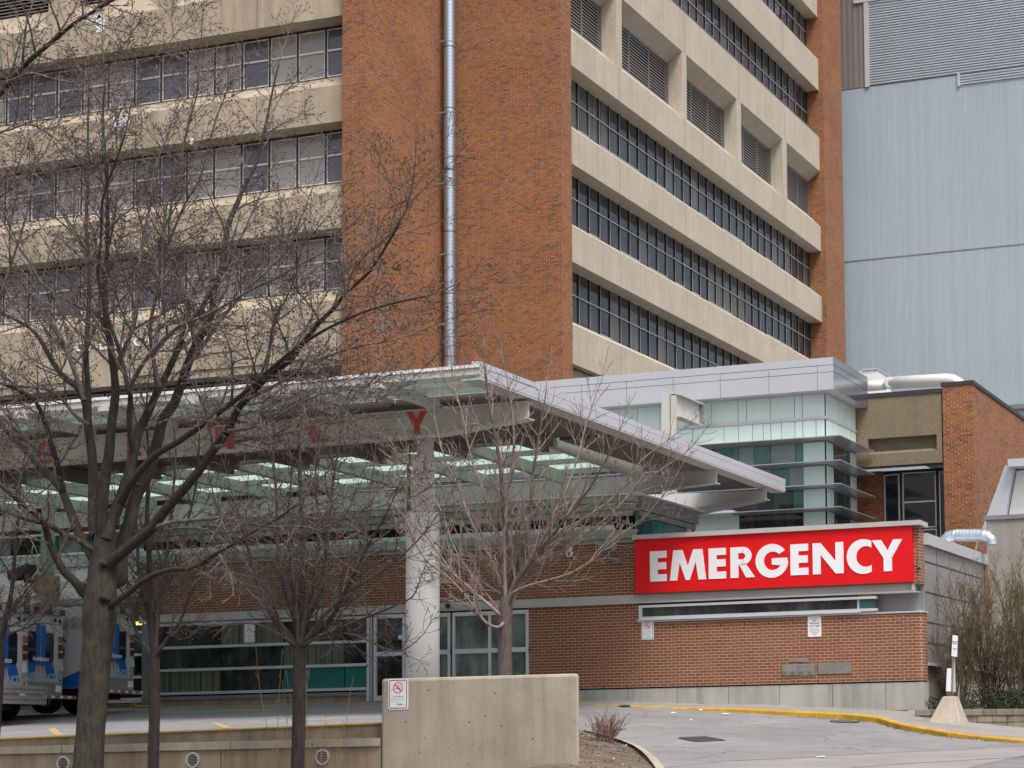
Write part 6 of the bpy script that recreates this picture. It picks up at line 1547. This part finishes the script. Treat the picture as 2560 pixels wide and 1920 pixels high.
# ---------------------------------------------------------------- shrubs
def shrub(name, base, n, h, spread, seed, label, mt, mb_, P, group=None, rad=.012, cat='shrub', lean=(0, 0)):
    t = Tree(seed); r = t.r
    for i in range(n):
        a = r.uniform(0, 6.28); q = r.uniform(.1, 1) ** .7; d = Vector((math.cos(a) * q * spread + lean[0], math.sin(a) * q * spread * .8 + lean[1], 1)).normalized()
        t.grow(base + Vector((r.uniform(-.15, .15), r.uniform(-.12, .12), -.03)), d, h * r.uniform(.6, 1.1), rad * r.uniform(.6, 1.2), 0, P)
    o = empty(name, tuple(base), label, cat, group); t.tw.v and t.tw.build('stem', mt, o); t.limb.v and t.limb.build('stem', mt, o); t.bud.build('bud', mb_, o); return o
PR = dict(levels=2, seg=[.15, .08, .05], wander=[.05, .1, .12], up=[.03, .05, .05], taper=.4, rmin=.003, start=[.3, .2, 0], space=[.10, .07, 0], pair=.2, angle=[(15, 40), (20, 45), (0, 0)], len=[.22, .10, 0], rad=[.005, .0032, 0], buds=1, bsize=.010, cap=.6)
# soil bed and kerb right of the concrete block
M_bed = M_soil
def bedz(x, y): return GG(x, y) + .0
pts_px = [(1440, 1832), (1480, 1841), (1515, 1850), (1551, 1861), (1583, 1875), (1604, 1890), (1617, 1903), (1630, 1920), (1650, 1950), (1672, 1990)]
edge_ = [hit(a, b, GG, 20, 40) for a, b in pts_px]
mb = MB(); kb = MB(); nseg = len(edge_)
cols_ = 10
def bedpt(e, u):
    ix = min(-12.95, e.x - 1.6) if e.y > 25.2 else -12.1
    x = lerp(ix, e.x, u); return x, e.y, GG(e.x, e.y) + .02 + (.30 * math.sin(math.pi * .5 * (1 - u)) if u < 1 else 0) + .02 * math.sin(7 * x + 5 * e.y)
for i in range(nseg):
    for j in range(cols_ + 1): mb.v.append(bedpt(edge_[i], j / cols_))
for i in range(nseg - 1):
    for j in range(cols_): a = i * (cols_ + 1) + j; mb.f.append((a, a + 1, a + cols_ + 2, a + cols_ + 1)); mb.m.append(0)
struct(mb.build('soil_bed', M_soil, smooth=True))
for a, b in zip(edge_, edge_[1:]):
    d_ = (b - a); d_.z = 0; n_ = Vector((d_.y, -d_.x, 0)).normalized()
    if n_.x < 0: n_ = -n_
    o_ = n_ * .16; z0_, z1_ = GG(a.x, a.y), GG(b.x, b.y)
    for h_ in (.09,):
        kb.poly([(a.x, a.y, z0_ + h_), (b.x, b.y, z1_ + h_), (b.x + o_.x, b.y + o_.y, z1_ + h_ * .6), (a.x + o_.x, a.y + o_.y, z0_ + h_ * .6)])
        kb.poly([(a.x + o_.x, a.y + o_.y, z0_ + h_ * .6), (b.x + o_.x, b.y + o_.y, z1_ + h_ * .6), (b.x + o_.x * 1.1, b.y + o_.y * 1.1, z1_ - .05), (a.x + o_.x * 1.1, a.y + o_.y * 1.1, z0_ - .05)])
struct(kb.build('kerb', M_wall))
# leaf litter on the bed
mb = MB(); r = random.Random(77)
for i in range(900):
    i_ = r.random() * (nseg - 1.001); k = int(i_); e_ = edge_[k].lerp(edge_[k + 1], i_ - k); u = r.random()
    x, y, z = bedpt(e_, u * .97); z += r.uniform(.005, .03)
    s_ = r.uniform(.008, .03); a = r.uniform(0, 6.28)
    mb.poly([(x + s_ * math.cos(a + q * 1.57), y + s_ * math.sin(a + q * 1.57), z + r.uniform(-.012, .012)) for q in range(4)])
    mb.m[-1] = 0 if r.random() < .85 else 1
tag(mb.build('leaf_litter', [M_leafd, M_paper]), 'dry leaf litter and chips over the small soil bed', 'leaf litter', kind='stuff')
bb_ = hit(1515, 1880, GG, 20, 40)
shrub('twiggy_bush', Vector((bb_.x, bb_.y, bb_.z + .12)), 46, .62, .85, 5, 'small leafless bush of reddish twigs beside the concrete block', M_redtwig, M_redtwig, PR, cat='bush', rad=.006)
# thin upright stems by the trunk
PT = dict(levels=1, seg=[.2, .08], wander=[.03, .1], up=[.01, .03], taper=.45, rmin=.0035, start=[.4, 0], space=[.25, 0], pair=0, angle=[(15, 30), (0, 0)], len=[.12, 0], rad=[.004, 0], buds=1, bsize=.012, cap=.5)
M_straw = bark('straw_coloured_stems', (0.20, 0.14, 0.07), (0.34, 0.25, 0.13))
q = D(655, 1659, 23.75); t = Tree(61)
for i in range(34):
    a = t.r.uniform(-1, 1); h_ = t.r.uniform(.4, 1.0) if i > 6 else t.r.uniform(1.5, 2.15)
    t.grow(Vector((q.x + a * .55, 23.85 + t.r.uniform(-.2, .15), 1.0)), Vector((a * .25 + t.r.gauss(0, .12), t.r.gauss(0, .1), 1)), h_, .006, 0, PT)
o = empty('tall_stem_plant', (q.x, 23.85, 1.0), 'clump of thin straw-coloured dead stems around the slim tree by the low wall', 'plant'); t.tw.build('stem', M_straw, o); t.bud.build('bud', M_bud, o)
# tall bare willowy shrubs on the right
PW = dict(levels=2, seg=[.3, .16, .08], wander=[.05, .09, .12], up=[.03, .06, .06], taper=.25, rmin=.0045, start=[.25, .15, 0], space=[.22, .14, 0], pair=.35, angle=[(16, 40), (22, 50), (0, 0)], len=[.75, .25, 0], rad=[.011, .0052, 0], buds=1, bsize=.016, cap=.6)
bedt = lambda x: 2.0
for i, (px, y, n, h, sp_, seed, lb, ln) in enumerate((
    (2408, 43.6, 20, 3.3, .42, 71, 'wide bare shrub with yellow-green buds between the brick corner and the slanted sign post', (-.03, 0)),
    (2480, 44.4, 22, 3.5, .40, 72, 'tall bare shrub with olive stems in front of the brick strip, behind the leaning post', (0, 0)),
    (2545, 43.7, 24, 4.0, .45, 73, 'tallest bare shrub at the right photo edge against the grey rendered wall', (.05, 0)),
    (2620, 44.0, 20, 4.0, .50, 75, 'bare shrub mostly outside the right photo edge, its twigs reaching in', (-.1, 0)),
    (2368, 44.6, 9, 2.5, .25, 74, 'low bare shrub tight against the end of the brick wall', (.05, 0)))):
    x = ony(px, 1740, y).x
    shrub('bare_shrub', Vector((x, y, 2.0)), n, h, sp_, seed, lb, M_shrub, M_budy, PW, 'bare shrubs in the planter', rad=.024, lean=ln)
# tangle of low stems and evergreen ground cover
mb = MB(); r = random.Random(88)
for i in range(15000):
    x = r.uniform(-11.75, -5.0); y = r.uniform(42.22, 44.6); hh = .48 + .16 * math.sin(x * 2.3) + .10 * math.sin(x * 5.1 + y); 
    if -11.3 < x < -10.9 and r.random() < .6: continue
    z = 2.02 + r.uniform(0, 1) ** .8 * max(.08, hh); s_ = r.uniform(.018, .045); n_ = Vector((r.gauss(0, 1), r.gauss(0, 1), r.gauss(.6, 1))).normalized(); u = n_.orthogonal().normalized(); u = rotv(u, n_, r.uniform(0, 6.28)); v = n_.cross(u)
    c_ = Vector((x, y, z)); mb.poly([c_ - u * s_, c_ + v * s_ * .5, c_ + u * s_, c_ - v * s_ * .5])
tag(mb.build('evergreen_ground_cover', M_leaf), 'dark evergreen ground cover filling the planter behind the block wall', 'ground cover', kind='stuff')
t = Tree(90)
PD = dict(levels=1, seg=[.14, .08], wander=[.22, .2], up=[.0, .0], taper=.4, rmin=.004, start=[.1, 0], space=[.16, 0], pair=.3, angle=[(30, 70), (0, 0)], len=[.3, 0], rad=[.006, 0], buds=1, bsize=.012, cap=.6)
for i in range(620):
    x = r.uniform(-10.6, -6.5); t.grow(Vector((x, r.uniform(44.0, 45.5), r.uniform(2.2, 3.9))), Vector((r.gauss(0, 1), r.gauss(0, .6), r.gauss(0, .8))), r.uniform(.5, 1.1), .009, 0, PD)
tag(t.tw.build('bramble_thicket', M_shrub), 'dense brown tangle of leafless stems at the right behind the ground cover', 'thicket', kind='stuff')
